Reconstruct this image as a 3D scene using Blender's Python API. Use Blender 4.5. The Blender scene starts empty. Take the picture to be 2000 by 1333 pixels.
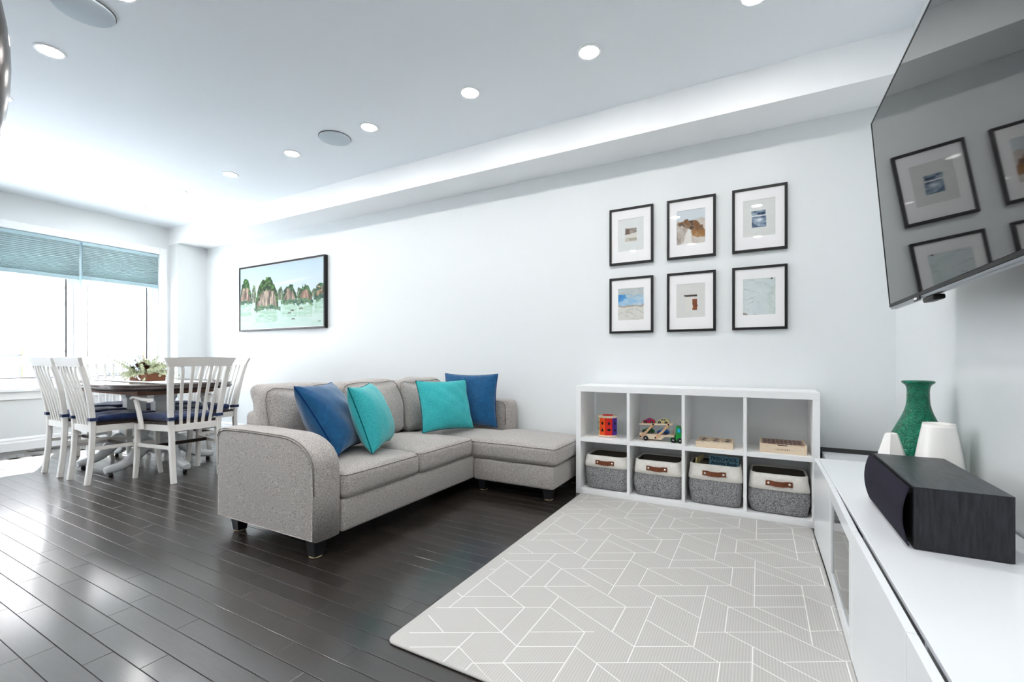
import bpy, math, random
import numpy as np
from mathutils import Vector, Matrix

# ---------------------------------------------------------------- camera, light, exposure
S = bpy.context.scene
COL = S.collection
random.seed(7)
RNG = np.random.RandomState(11)

cam_d = bpy.data.cameras.new('camera')
cam_d.sensor_width = 36.0
cam_d.lens = 880.0 * 36.0 / 2000.0
cam_d.shift_y = (701.3 - 666.5) / 2000.0
cam_d.clip_start = 0.02
cam = bpy.data.objects.new('camera', cam_d)
COL.objects.link(cam)
cam.location = (0, 0, 0.975)
cam.rotation_euler = (math.radians(90), 0, math.radians(28.72))
S.camera = cam

W = bpy.data.worlds.new('sky')
S.world = W
W.use_nodes = True
nt = W.node_tree
nt.nodes.clear()
wo = nt.nodes.new('ShaderNodeOutputWorld')
bg = nt.nodes.new('ShaderNodeBackground')
tc = nt.nodes.new('ShaderNodeTexCoord')
sx = nt.nodes.new('ShaderNodeSeparateXYZ')
rp = nt.nodes.new('ShaderNodeValToRGB')
rp.color_ramp.elements[0].position = 0.0
rp.color_ramp.elements[0].color = (0.95, 0.98, 1.0, 1)
rp.color_ramp.elements[1].position = 0.8
rp.color_ramp.elements[1].color = (0.72, 0.85, 1.0, 1)
nt.links.new(tc.outputs['Generated'], sx.inputs[0])
nt.links.new(sx.outputs['Z'], rp.inputs[0])
nt.links.new(rp.outputs[0], bg.inputs['Color'])
bg.inputs['Strength'].default_value = 4.8
nt.links.new(bg.outputs[0], wo.inputs[0])

sun_d = bpy.data.lights.new('sun', 'SUN')
sun_d.energy = 14.0
sun_d.angle = math.radians(0.6)
sun_d.color = (1.0, 0.95, 0.88)
sun = bpy.data.objects.new('sun', sun_d)
COL.objects.link(sun)
sun.rotation_euler = Vector((0.737, -0.314, -0.96)).to_track_quat('-Z', 'Y').to_euler()
sun.location = (-12, 5, 9)

LAMP = 84.0           # strength of every downlight lens
S.view_settings.view_transform = 'Standard'
S.view_settings.look = 'None'
S.view_settings.gamma = 1.0
S.view_settings.use_curve_mapping = False
S.view_settings.exposure = 1.42
S.cycles.max_bounces = 10
S.cycles.diffuse_bounces = 7
S.cycles.caustics_reflective = False
S.cycles.caustics_refractive = False
S.cycles.sample_clamp_indirect = 6.0

# room dimensions (metres)
XL, XR, YB, YF, ZC = -6.914, 0.71, 3.423, -2.9, 2.72
YK, ZS = 3.079, 2.493          # bulkhead face and soffit

# ---------------------------------------------------------------- materials
def lin(c):
    return tuple(((v / 12.92) if v <= 0.04045 else ((v + 0.055) / 1.055) ** 2.4) for v in c)

def rgb(r, g, b):
    return lin((r / 255, g / 255, b / 255))

MATS = {}
def mat(name, col, rough=0.5, spec=0.5, metal=0.0, noise=None, col2=None, bump=None, coat=0.0,
        coat_rough=0.05, trans=0.0, ior=1.45, emit=None, stretch=(1, 1, 1), sheen=0.0, rnd=0.0, island=0.0, coords='Object'):
    m = bpy.data.materials.new(name)
    m.use_nodes = True
    t = m.node_tree
    p = t.nodes['Principled BSDF']
    p.inputs['Base Color'].default_value = (*col, 1)
    p.inputs['Roughness'].default_value = rough
    p.inputs['Specular IOR Level'].default_value = spec
    p.inputs['Metallic'].default_value = metal
    p.inputs['Coat Weight'].default_value = coat
    p.inputs['Coat Roughness'].default_value = coat_rough
    p.inputs['Transmission Weight'].default_value = trans
    p.inputs['IOR'].default_value = ior
    p.inputs['Sheen Weight'].default_value = sheen
    if emit:
        p.inputs['Emission Color'].default_value = (*emit[0], 1)
        p.inputs['Emission Strength'].default_value = emit[1]
    L = t.links.new
    src = None
    def coord():
        tcn = t.nodes.new('ShaderNodeTexCoord')
        mp = t.nodes.new('ShaderNodeMapping')
        mp.inputs['Scale'].default_value = stretch
        if coords == 'World':
            g = t.nodes.new('ShaderNodeNewGeometry')
            L(g.outputs['Position'], mp.inputs[0])
        else:
            L(tcn.outputs['Object'], mp.inputs[0])
        return mp
    if noise:
        mp = coord()
        n = t.nodes.new('ShaderNodeTexNoise')
        n.inputs['Scale'].default_value = noise[0]
        n.inputs['Detail'].default_value = noise[1]
        n.inputs['Roughness'].default_value = 0.65
        L(mp.outputs[0], n.inputs['Vector'])
        r = t.nodes.new('ShaderNodeValToRGB')
        r.color_ramp.elements[0].position = noise[2]
        r.color_ramp.elements[1].position = noise[3]
        r.color_ramp.elements[0].color = (*col, 1)
        r.color_ramp.elements[1].color = (*(col2 or col), 1)
        L(n.outputs['Fac'], r.inputs[0])
        src = r.outputs[0]
    if island:
        g = t.nodes.new('ShaderNodeNewGeometry')
        oi = t.nodes.new('ShaderNodeObjectInfo')
        ad = t.nodes.new('ShaderNodeMath'); ad.operation = 'ADD'
        L(g.outputs['Random Per Island'], ad.inputs[0]); L(oi.outputs['Random'], ad.inputs[1])
        fr = t.nodes.new('ShaderNodeMath'); fr.operation = 'FRACT'
        L(ad.outputs[0], fr.inputs[0])
        mr = t.nodes.new('ShaderNodeMapRange')
        mr.inputs['To Min'].default_value = 1 - island
        mr.inputs['To Max'].default_value = 1 + island
        L(fr.outputs[0], mr.inputs[0])
        mx = t.nodes.new('ShaderNodeVectorMath'); mx.operation = 'SCALE'
        if src: L(src, mx.inputs[0])
        else: mx.inputs[0].default_value = col
        L(mr.outputs[0], mx.inputs['Scale'])
        src = mx.outputs[0]
    if src: L(src, p.inputs['Base Color'])
    if bump:
        mp = coord()
        n = t.nodes.new('ShaderNodeTexNoise')
        n.inputs['Scale'].default_value = bump[0]
        n.inputs['Detail'].default_value = 3
        L(mp.outputs[0], n.inputs['Vector'])
        b = t.nodes.new('ShaderNodeBump')
        b.inputs['Strength'].default_value = bump[1]
        b.inputs['Distance'].default_value = bump[2]
        L(n.outputs['Fac'], b.inputs['Height'])
        L(b.outputs[0], p.inputs['Normal'])
    MATS[name] = m
    return m

def attr_mat(name, rough=0.6, spec=0.3):
    m = bpy.data.materials.new(name)
    m.use_nodes = True
    t = m.node_tree
    p = t.nodes['Principled BSDF']
    a = t.nodes.new('ShaderNodeVertexColor')
    a.layer_name = 'paint'
    t.links.new(a.outputs['Color'], p.inputs['Base Color'])
    p.inputs['Roughness'].default_value = rough
    p.inputs['Specular IOR Level'].default_value = spec
    return m

WALL = mat('wall_paint', rgb(227, 230, 231), 0.42, 0.35, bump=(220, 0.04, 0.001))
CEIL = mat('ceiling_paint_cool_light', rgb(246, 250, 254), 0.7, 0.2)  # bulkhead's white paint, with the bluish cast of the light put into its colour
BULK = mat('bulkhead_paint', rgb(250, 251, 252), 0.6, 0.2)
TRIM = mat('trim_paint', rgb(246, 247, 249), 0.35, 0.4)
WOODF = mat('dark_floor_wood', (0.009, 0.0065, 0.0052), 0.40, 0.6, noise=(9, 6, 0.3, 0.75), col2=(0.020, 0.0145, 0.0115), coat=0.75, coat_rough=0.16,
            stretch=(1.2, 14, 1), island=0.35, bump=(14, 0.06, 0.002), coords='World')
JOINT_GLINT = mat('joint_glint_grey', (0.16, 0.15, 0.15), 0.9, 0.1)  # pale joint colour stands in for light glinting off the plank edges
FAB = mat('grey_tweed', rgb(114, 109, 106), 0.95, 0.1, noise=(260, 3, 0.34, 0.68), col2=rgb(212, 206, 201), bump=(300, 0.35, 0.002), sheen=0.3)
PIPE = mat('grey_piping', rgb(132, 127, 122), 0.95, 0.1)
LEGB = mat('black_leg', (0.008, 0.009, 0.011), 0.4, 0.5)
PAD = mat('slider_felt', rgb(160, 142, 118), 0.9, 0.1)
BLUE = mat('blue_velvet', rgb(2, 68, 112), 0.8, 0.25, noise=(30, 3, 0.3, 0.8), col2=rgb(8, 90, 138), bump=(500, 0.2, 0.001), sheen=0.5)
TEAL = mat('teal_boucle', rgb(34, 152, 158), 0.9, 0.15, noise=(160, 3, 0.3, 0.75), col2=rgb(76, 194, 196), bump=(220, 0.5, 0.003), sheen=0.3)
WHITE = mat('white_foil', rgb(240, 241, 242), 0.4, 0.4)
WHITEG = mat('white_gloss', rgb(240, 243, 246), 0.22, 0.5)
BLACKF = mat('black_frame', rgb(24, 23, 25), 0.35, 0.4)
MATB = mat('picture_mount', rgb(248, 247, 248), 0.8, 0.2)
PGLASS = None
SCREEN = mat('screen_glass', (0.004, 0.004, 0.005), 0.03, 0.8, ior=1.65)
TVB = mat('tv_plastic', (0.005, 0.005, 0.006), 0.4, 0.25)
STEEL = mat('brushed_steel', rgb(150, 155, 162), 0.28, 0.5, metal=1.0)
SPK = mat('black_ash_veneer', rgb(20, 21, 24), 0.5, 0.4, noise=(30, 5, 0.35, 0.7), col2=rgb(48, 50, 56), stretch=(1, 1, 1), bump=(60, 0.3, 0.002))
SPKT = mat('black_ash_top', rgb(24, 27, 31), 0.4, 0.5, noise=(14, 5, 0.35, 0.7), col2=rgb(62, 68, 74), stretch=(8, 1, 8))
SPKS = mat('black_ash_side', rgb(22, 23, 26), 0.5, 0.4, noise=(14, 5, 0.35, 0.7), col2=rgb(46, 48, 54), stretch=(8, 8, 1))
GRILLE = mat('grille_cloth', rgb(36, 35, 44), 0.95, 0.1, noise=(700, 2, 0.35, 0.7), col2=rgb(56, 54, 66), bump=(900, 0.3, 0.001))
BLK = mat('matt_black', (0.006, 0.006, 0.007), 0.6, 0.3)
CERAM = mat('white_ceramic', rgb(242, 240, 236), 0.25, 0.5, coat=0.4)
VGREEN = mat('green_crackle_glass', rgb(4, 96, 70), 0.1, 0.8, noise=(70, 4, 0.3, 0.75), col2=rgb(30, 150, 116), bump=(120, 1.0, 0.008), trans=0.25, ior=1.3)
CHAIRW = mat('antique_white_paint', rgb(232, 229, 224), 0.38, 0.45, noise=(5, 3, 0.3, 0.8), col2=rgb(240, 238, 235))
PEDW = mat('pale_grey_paint', rgb(226, 229, 231), 0.4, 0.45)
DARKW = mat('dark_stained_wood', rgb(40, 32, 30), 0.22, 0.5, noise=(6, 5, 0.3, 0.75), col2=rgb(66, 54, 50), stretch=(2, 14, 14))
RAWW = mat('raw_wood', rgb(136, 100, 82), 0.6, 0.3, noise=(8, 4, 0.3, 0.7), col2=rgb(160, 122, 100), stretch=(1, 10, 10))
NAVY = mat('navy_cushion', rgb(24, 38, 74), 0.85, 0.2, noise=(24, 3, 0.3, 0.75), col2=rgb(40, 60, 104), sheen=0.3)
CLOTH = mat('white_linen', rgb(246, 246, 248), 0.9, 0.1, bump=(300, 0.2, 0.001))
LEAF = mat('frosted_green', rgb(196, 202, 172), 0.8, 0.2, island=0.3)
CONE = mat('pine_cone', rgb(98, 58, 44), 0.8, 0.2)
BOXW = mat('planter_wood', rgb(106, 66, 48), 0.7, 0.2, noise=(20, 4, 0.3, 0.7), col2=rgb(132, 88, 64), stretch=(1, 6, 6))
BASKG = mat('grey_basket_weave', rgb(70, 70, 72), 0.95, 0.1, noise=(190, 4, 0.36, 0.66), col2=rgb(186, 186, 188), bump=(200, 0.6, 0.003))
BASKC = mat('cream_canvas', rgb(222, 219, 212), 0.9, 0.1, noise=(60, 3, 0.3, 0.7), col2=rgb(234, 231, 225), bump=(300, 0.25, 0.002))
LINER = mat('basket_liner', rgb(104, 96, 88), 0.95, 0.1)
LEATH = mat('tan_leather', rgb(104, 56, 34), 0.5, 0.4, noise=(60, 3, 0.3, 0.7), col2=rgb(126, 72, 46))
RIVET = mat('silver_rivet', rgb(225, 222, 215), 0.25, 0.5, metal=1.0)
PINE = mat('pale_toy_wood', rgb(218, 198, 172), 0.55, 0.3, noise=(30, 4, 0.3, 0.7), col2=rgb(232, 214, 192), stretch=(1, 6, 6))
ASHW = mat('tan_toy_wood', rgb(206, 164, 126), 0.55, 0.3, noise=(30, 4, 0.3, 0.7), col2=rgb(222, 184, 146), stretch=(1, 6, 6))
def flat(name, r, g, b, rough=0.45): return mat(name, rgb(r, g, b), rough, 0.4)
RED, ORANGE, PURPLE = flat('toy_red', 214, 34, 26), flat('toy_orange', 236, 82, 24), flat('toy_purple', 84, 52, 160)
YELLOWT, GREENT, BLUET, DGREEN = flat('toy_yellow', 230, 214, 150), flat('toy_green', 20, 150, 66), flat('toy_blue', 20, 92, 176), flat('toy_dark_green', 14, 96, 44)
CRED, TYRE, HUB, CYAN = flat('toy_crimson', 176, 20, 44), flat('toy_tyre', 18, 18, 20, 0.5), flat('toy_hub', 240, 240, 240), flat('toy_window_blue', 40, 170, 220)
DGLASS = flat('toy_window_dark', 44, 70, 100)
BOOKB = flat('book_blue', 96, 142, 160, 0.5)
INK = flat('dark_ink', 20, 34, 62, 0.6)
BRINK = flat('brown_ink', 122, 92, 70, 0.6)
BLIND = mat('teal_cellular_fabric', rgb(166, 184, 187), 0.85, 0.15, trans=0.0)
_t = BLIND.node_tree
_p = _t.nodes['Principled BSDF']; _tr = _t.nodes.new('ShaderNodeBsdfTranslucent'); _tr.inputs[0].default_value = (*rgb(190, 206, 210), 1)
_mx = _t.nodes.new('ShaderNodeMixShader'); _mx.inputs[0].default_value = 0.2
_t.links.new(_p.outputs[0], _mx.inputs[1]); _t.links.new(_tr.outputs[0], _mx.inputs[2])
_t.links.new(_mx.outputs[0], _t.nodes['Material Output'].inputs[0])
BLINDR = mat('teal_blind_rail', rgb(168, 194, 202), 0.45, 0.4)
SPKR = mat('speaker_mesh_white', rgb(206, 215, 222), 0.8, 0.2)
GAPM = mat('speaker_shadow_gap', rgb(96, 98, 98), 0.9, 0.1)
LENS = mat('downlight_lens', (1, 1, 1), 0.5, 0.2, emit=((1.0, 0.98, 0.955), LAMP))
BRONZE = mat('dark_bronze', rgb(64, 56, 52), 0.22, 0.5, metal=0.9)
VENT = mat('vent_metal', rgb(52, 50, 50), 0.4, 0.5, metal=0.6)
GLASS = None
def glass_mat(name, tint, spec_r=0.0, ior=1.45):
    m = bpy.data.materials.new(name); m.use_nodes = True
    t = m.node_tree; t.nodes.clear()
    o = t.nodes.new('ShaderNodeOutputMaterial')
    tr = t.nodes.new('ShaderNodeBsdfTransparent'); tr.inputs[0].default_value = (*tint, 1)
    gl = t.nodes.new('ShaderNodeBsdfGlossy'); gl.inputs['Roughness'].default_value = spec_r
    fr = t.nodes.new('ShaderNodeFresnel'); fr.inputs['IOR'].default_value = ior
    mx = t.nodes.new('ShaderNodeMixShader')
    ge = t.nodes.new('ShaderNodeNewGeometry')          # reflect on the entry face only
    inv = t.nodes.new('ShaderNodeMath'); inv.operation = 'SUBTRACT'; inv.inputs[0].default_value = 1.0
    mu = t.nodes.new('ShaderNodeMath'); mu.operation = 'MULTIPLY'
    t.links.new(ge.outputs['Backfacing'], inv.inputs[1]); t.links.new(fr.outputs[0], mu.inputs[0]); t.links.new(inv.outputs[0], mu.inputs[1])
    t.links.new(mu.outputs[0], mx.inputs[0]); t.links.new(tr.outputs[0], mx.inputs[1]); t.links.new(gl.outputs[0], mx.inputs[2])
    t.links.new(mx.outputs[0], o.inputs[0])
    return m
GLASS = glass_mat('window_glass', (0.97, 0.985, 0.98))
PGLASS = glass_mat('picture_glass', (0.99, 0.99, 0.99), ior=1.4)
DOORGL = mat('grey_mirror_glass', rgb(78, 80, 80), 0.04, 0.9, ior=2.0)
SNOW = mat('snow', rgb(240, 243, 248), 0.9, 0.1)
FENCE = mat('weathered_fence', rgb(112, 116, 128), 0.9, 0.1, island=0.2)
FRAIL = mat('dark_fence_rail', rgb(128, 112, 92), 0.9, 0.1)
HFRAME = mat('grey_house_frame', rgb(150, 134, 114), 0.8, 0.1)
HWIN = mat('dark_house_window', rgb(150, 158, 176), 0.2, 0.5)

def brick_mat():
    m = bpy.data.materials.new('far_brick'); m.use_nodes = True
    t = m.node_tree; p = t.nodes['Principled BSDF']
    tcn = t.nodes.new('ShaderNodeTexCoord')
    mp = t.nodes.new('ShaderNodeMapping'); mp.inputs['Rotation'].default_value = (math.radians(90), 0, math.radians(90))
    b = t.nodes.new('ShaderNodeTexBrick')
    b.inputs['Color1'].default_value = (*rgb(226, 204, 198), 1)
    b.inputs['Color2'].default_value = (*rgb(238, 224, 218), 1)
    b.inputs['Mortar'].default_value = (*rgb(246, 244, 244), 1)
    b.inputs['Scale'].default_value = 1.0
    b.inputs['Brick Width'].default_value = 0.26
    b.inputs['Row Height'].default_value = 0.085
    b.inputs['Mortar Size'].default_value = 0.012
    sp = t.nodes.new('ShaderNodeSeparateXYZ'); cb = t.nodes.new('ShaderNodeCombineXYZ')
    t.links.new(tcn.outputs['Object'], sp.inputs[0])
    t.links.new(sp.outputs['Y'], cb.inputs['X']); t.links.new(sp.outputs['Z'], cb.inputs['Y'])
    t.links.new(cb.outputs[0], b.inputs['Vector'])
    t.links.new(b.outputs['Color'], p.inputs['Base Color'])
    p.inputs['Roughness'].default_value = 0.9
    return m
BRICK = brick_mat()

def mat_mat():
    m = bpy.data.materials.new('play_mat_foam'); m.use_nodes = True
    t = m.node_tree; p = t.nodes['Principled BSDF']
    p.inputs['Base Color'].default_value = (*rgb(190, 188, 184), 1)
    p.inputs['Roughness'].default_value = 0.5
    p.inputs['Specular IOR Level'].default_value = 0.35
    g = t.nodes.new('ShaderNodeNewGeometry')
    w = t.nodes.new('ShaderNodeTexWave'); w.wave_type = 'BANDS'; w.bands_direction = 'X'
    w.inputs['Scale'].default_value = 34.0
    t.links.new(g.outputs['Position'], w.inputs['Vector'])
    r = t.nodes.new('ShaderNodeValToRGB')
    r.color_ramp.elements[0].color = (*rgb(183, 181, 178), 1)
    r.color_ramp.elements[1].color = (*rgb(197, 195, 191), 1)
    t.links.new(w.outputs['Fac'], r.inputs[0]); t.links.new(r.outputs[0], p.inputs['Base Color'])
    b = t.nodes.new('ShaderNodeBump'); b.inputs['Strength'].default_value = 0.25; b.inputs['Distance'].default_value = 0.001
    t.links.new(w.outputs['Fac'], b.inputs['Height']); t.links.new(b.outputs[0], p.inputs['Normal'])
    return m
PLAYMAT = mat_mat()
MATLINE = mat('mat_line_print', rgb(244, 243, 240), 0.5, 0.3)

# ---------------------------------------------------------------- mesh helpers
class MB:
    def __init__(s): s.v = []; s.f = []; s.sm = []
    def add(s, vs, fs, smooth=False):
        n = len(s.v)
        s.v += [tuple(map(float, q)) for q in vs]
        s.f += [tuple(i + n for i in q) for q in fs]
        s.sm += [smooth] * len(fs)
        return s
    def tf(s, M, start=0):
        for i in range(start, len(s.v)):
            s.v[i] = tuple(M @ Vector(s.v[i]))
        return s
    def box(s, x0, x1, y0, y1, z0, z1):
        vs = [(x, y, z) for x in (x0, x1) for y in (y0, y1) for z in (z0, z1)]
        return s.add(vs, [(0, 1, 3, 2), (4, 6, 7, 5), (0, 4, 5, 1), (2, 3, 7, 6), (0, 2, 6, 4), (1, 5, 7, 3)])
    def rbox(s, x0, x1, y0, y1, z0, z1, r, k=1, n=1, crown=(0, 0, 0), fn=None, smooth=None):
        lo = np.array([x0, y0, z0], float); hi = np.array([x1, y1, z1], float)
        r = min(r, 0.499 * (hi - lo).min())
        ax = []
        for i in range(3):
            a = [r * j / k for j in range(k + 1)]
            inner = np.linspace(r, (hi - lo)[i] - r, n + 1)[1:-1]
            b = [(hi - lo)[i] - q for q in reversed(a)]
            ax.append(lo[i] + np.array(a + list(inner) + b))
        idx = {}; vs = []; fs = []
        cen = (lo + hi) / 2; half = (hi - lo) / 2
        def vid(p):
            key = tuple(np.round(p, 6))
            if key not in idx:
                c = np.minimum(np.maximum(p, lo + r), hi - r)
                d = p - c; L = np.linalg.norm(d)
                q = c + d / L * r if L > 1e-9 else p
                t = (p - cen) / half
                for i in range(3):
                    if crown[i]:
                        o = [j for j in range(3) if j != i]
                        q = q.copy()
                        q[i] += crown[i] * t[i] * (1 - t[o[0]] ** 2) * (1 - t[o[1]] ** 2)
                if fn is not None: q = fn(np.array(q), t)
                idx[key] = len(vs); vs.append(q)
            return idx[key]
        for i in range(3):
            a, b = [j for j in range(3) if j != i]
            for side in (0, 1):
                for u in range(len(ax[a]) - 1):
                    for v in range(len(ax[b]) - 1):
                        q = []
                        for du, dv in ((0, 0), (1, 0), (1, 1), (0, 1)):
                            p = np.zeros(3)
                            p[i] = (lo if side == 0 else hi)[i]
                            p[a] = ax[a][u + du]; p[b] = ax[b][v + dv]
                            q.append(vid(p))
                        flip = (side == 1) == (i == 1)
                        fs.append(tuple(reversed(q)) if flip else tuple(q))
        # orientation: make outward
        c = cen
        out = []
        for f in fs:
            A, B, Cc = (np.array(vs[j]) for j in f[:3])
            nrm = np.cross(B - A, Cc - A)
            out.append(f if nrm @ ((A + np.array(vs[f[2]])) / 2 - c) > 0 else tuple(reversed(f)))
        return s.add(vs, out, (k > 1 or n > 1) if smooth is None else smooth)
    def lathe(s, prof, cx=0, cy=0, n=32, smooth=True, squash=None):
        vs = []; fs = []
        for r, z in prof:
            for i in range(n):
                a = 2 * math.pi * i / n
                vs.append((cx + r * math.cos(a), cy + r * math.sin(a), z))
        m = len(prof)
        for j in range(m - 1):
            for i in range(n):
                k = (i + 1) % n
                fs.append((j * n + i, j * n + k, (j + 1) * n + k, (j + 1) * n + i))
        if prof[0][0] > 1e-5: fs.append(tuple(range(n - 1, -1, -1)))
        if prof[-1][0] > 1e-5: fs.append(tuple((m - 1) * n + i for i in range(n)))
        return s.add(vs, fs, smooth)
    def prism(s, poly, axis, a0, a1, smooth=False):
        """extrude a 2D polygon along an axis ('x','y','z')"""
        def P(u, v, a): return {'x': (a, u, v), 'y': (u, a, v), 'z': (u, v, a)}[axis]
        n = len(poly)
        vs = [P(u, v, a0) for u, v in poly] + [P(u, v, a1) for u, v in poly]
        area = sum(poly[i][0] * poly[(i + 1) % n][1] - poly[(i + 1) % n][0] * poly[i][1] for i in range(n))
        fs = [tuple(range(n)), tuple(range(2 * n - 1, n - 1, -1))] + [(i + n, (i + 1) % n + n, (i + 1) % n, i) for i in range(n)]
        flip = (area > 0) != (axis == 'y')
        if (a1 < a0): flip = not flip
        if flip: fs = [tuple(reversed(f)) for f in fs]
        st = len(s.f)
        s.add(vs, fs, smooth)
        if smooth: s.sm[st] = s.sm[st + 1] = False
        return s
    def sweep(s, path, sec, up=(0, 0, 1), scale=None, smooth=False, closed=False):
        path = [Vector(p) for p in path]; n = len(sec); vs = []; fs = []
        m = len(path)
        for i, p in enumerate(path):
            if closed: t = (path[(i + 1) % m] - path[i - 1]).normalized()
            else: t = (path[min(i + 1, m - 1)] - path[max(i - 1, 0)]).normalized()
            u = Vector(up)
            a = t.cross(u).normalized(); b = a.cross(t).normalized()
            k = scale[i] if scale else 1.0
            ks = k if isinstance(k, tuple) else (k, k)
            for q in sec: vs.append(p + a * q[0] * ks[0] + b * q[1] * ks[1])
        for i in range(m if closed else m - 1):
            j2 = (i + 1) % m
            for j in range(n):
                k = (j + 1) % n
                fs.append((i * n + j, i * n + k, j2 * n + k, j2 * n + j))
        st = len(s.f)
        s.add(vs, fs, smooth)
        if not closed:
            s.add([], [])
            base = len(s.v) - len(vs)
            s.f.append(tuple(base + j for j in range(n - 1, -1, -1))); s.sm.append(False)
            s.f.append(tuple(base + (m - 1) * n + j for j in range(n))); s.sm.append(False)
        return s
    def tube(s, path, r, n=8, scale=None, closed=False):
        sec = [(r * math.cos(2 * math.pi * i / n), r * math.sin(2 * math.pi * i / n)) for i in range(n)]
        return s.sweep(path, sec, up=(0.13, 0.21, 0.97), scale=scale, smooth=True, closed=closed)
    def mesh(s, name, m):
        me = bpy.data.meshes.new(name)
        me.from_pydata(s.v, [], s.f)
        me.polygons.foreach_set('use_smooth', s.sm)
        if isinstance(m, (list, tuple)):
            for q in m: me.materials.append(q)
        else: me.materials.append(m)
        me.update()
        return me

RECT = lambda w, h: [(-w / 2, -h / 2), (w / 2, -h / 2), (w / 2, h / 2), (-w / 2, h / 2)]
def CRECT(w, h, c):
    a, b = w / 2, h / 2
    return [(-a + c, -b), (a - c, -b), (a, -b + c), (a, b - c), (a - c, b), (-a + c, b), (-a, b - c), (-a, -b + c)]

MW = {}
def thing(name, label, cat, loc=(0, 0, 0), rotz=0.0, group=None):
    o = bpy.data.objects.new(name, None)
    o.empty_display_size = 0.1
    COL.objects.link(o)
    o.location = loc; o.rotation_euler = (0, 0, rotz)
    MW[o.name] = Matrix.Translation(loc) @ Matrix.Rotation(rotz, 4, 'Z')
    return tag(o, label, cat, group)
def tag(o, label, cat=None, group=None):
    if label: o['label'] = label
    if cat: o['category'] = cat
    if group: o['group'] = group
    return o
def obj(name, mb, m, parent=None, world=False, label=None, kind=None):
    me = mb.mesh(name, m) if isinstance(mb, MB) else mb
    o = bpy.data.objects.new(name, me)
    COL.objects.link(o)
    if parent is not None:
        o.parent = parent
        if world: o.matrix_parent_inverse = MW[parent.name].inverted()
    if label: o['label'] = label
    if kind: o['kind'] = kind
    MW[o.name] = Matrix.Identity(4) if (parent is None or world) else MW[parent.name].copy()
    return o
def struct(name, mb, m, parent=None, label=None):
    o = obj(name, mb, m, parent, True)
    if parent is None: o['kind'] = 'structure'
    if label: o['label'] = label
    return o
def dup(root, loc, rotz, label=None, group=None):
    r = root.copy(); COL.objects.link(r)
    r.location = loc; r.rotation_euler = (0, 0, rotz)
    MW[r.name] = Matrix.Translation(loc) @ Matrix.Rotation(rotz, 4, 'Z')
    if label: r['label'] = label
    if group: r['group'] = group
    for ch in list(root.children):
        c = ch.copy(); COL.objects.link(c); c.parent = r
        for g in ch.children:
            d = g.copy(); COL.objects.link(d); d.parent = c
    return r
def text_mesh(txt, size, m, extr=0.0006, bold=0.0, spacing=1.0):
    cu = bpy.data.curves.new('lettering', 'FONT')
    cu.body = txt; cu.size = size; cu.extrude = extr; cu.offset = bold
    cu.space_character = spacing
    cu.align_x = 'CENTER'; cu.align_y = 'CENTER'; cu.resolution_u = 3
    o = bpy.data.objects.new('lettering', cu); COL.objects.link(o)
    dg = bpy.context.evaluated_depsgraph_get(); dg.update()
    me = bpy.data.meshes.new_from_object(o.evaluated_get(dg))
    bpy.data.objects.remove(o)
    me.materials.clear(); me.materials.append(m)
    return me
# ---------------------------------------------------------------- room shell
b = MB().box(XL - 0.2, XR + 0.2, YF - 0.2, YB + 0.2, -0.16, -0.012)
floor = struct('floor', b, JOINT_GLINT)
y0 = 0.518; wid = 0.0803
cls = {}
def plank_mesh(L):
    key = round(L, 3)
    if key not in cls:
        cls[key] = MB().rbox(-L / 2, L / 2, -wid / 2 + 0.0006, wid / 2 - 0.0006, -0.012, 0.0, 0.0016, 1, 1, smooth=False).mesh('plank', WOODF)
    return cls[key]
rows = []
known = {1: -2.09, 2: -1.884, 3: -1.706, 4: -2.16, 5: -1.84, 6: -2.45}
LENS_ = [0.36, 0.48, 0.6, 0.75, 0.9, 1.05]
j0, j1 = int(math.floor((YF - y0) / wid)), int(math.ceil((YB - y0) / wid))
rest = MB(); near = []
for j in range(j0, j1):
    yc = y0 + (j + 0.5) * wid
    if yc - wid / 2 > YB: continue
    x = known.get(j + 1, random.uniform(-1.2, -0.4))
    xs = []
    q = x
    while q > XL + 0.09:
        L = random.choice(LENS_); xs.append((q - L / 2, L)); q -= L
    q = x
    while q < XR:
        L = random.choice(LENS_); xs.append((q + L / 2, L)); q += L
    for xc, L in xs:
        hid = (xc - L / 2 > -1.12 and 1.16 < yc)
        dep = 0.8771 * yc - 0.4805 * xc
        vis = dep > 0.3 and abs(0.8771 * xc + 0.4805 * yc) < 1.25 * dep and yc > 0.3 and not hid
        if xc - L / 2 < XL + 0.09: continue
        near.append((dep if vis else 99, xc, yc, L))
near.sort()
for i, (d, xc, yc, L) in enumerate(near):
    if i < 295 and d < 90:
        o = bpy.data.objects.new('plank', plank_mesh(L)); COL.objects.link(o)
        o.location = (xc, yc, 0); o.parent = floor
    else:
        rest.rbox(xc - L / 2, xc + L / 2, yc - wid / 2 + 0.0006, yc + wid / 2 - 0.0006, -0.012, 0.0, 0.0016, 1, 1, smooth=False)
for k in range(6):     # end pieces against the border board
    pass
o = obj('plank', rest, WOODF, floor, label='remaining floor planks outside the near view', kind='stuff')
bb = MB().rbox(XL, XL + 0.5, YF, YB, -0.012, -0.0006, 0.001)
obj('border_board', bb, mat('border_wood', (0.03, 0.026, 0.024), 0.3, 0.5), floor, label='dark border board along the window wall')

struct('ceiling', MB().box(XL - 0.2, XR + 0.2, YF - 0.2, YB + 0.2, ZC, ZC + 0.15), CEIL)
struct('wall_back', MB().box(XL - 0.2, XR + 0.2, YB, YB + 0.15, -0.05, ZC), WALL)
struct('wall_right', MB().box(XR, XR + 0.15, YF - 0.2, YB, -0.05, ZC), mat('wall_paint_satin', rgb(227, 230, 231), 0.26, 0.5, bump=(220, 0.03, 0.001)))
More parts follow.
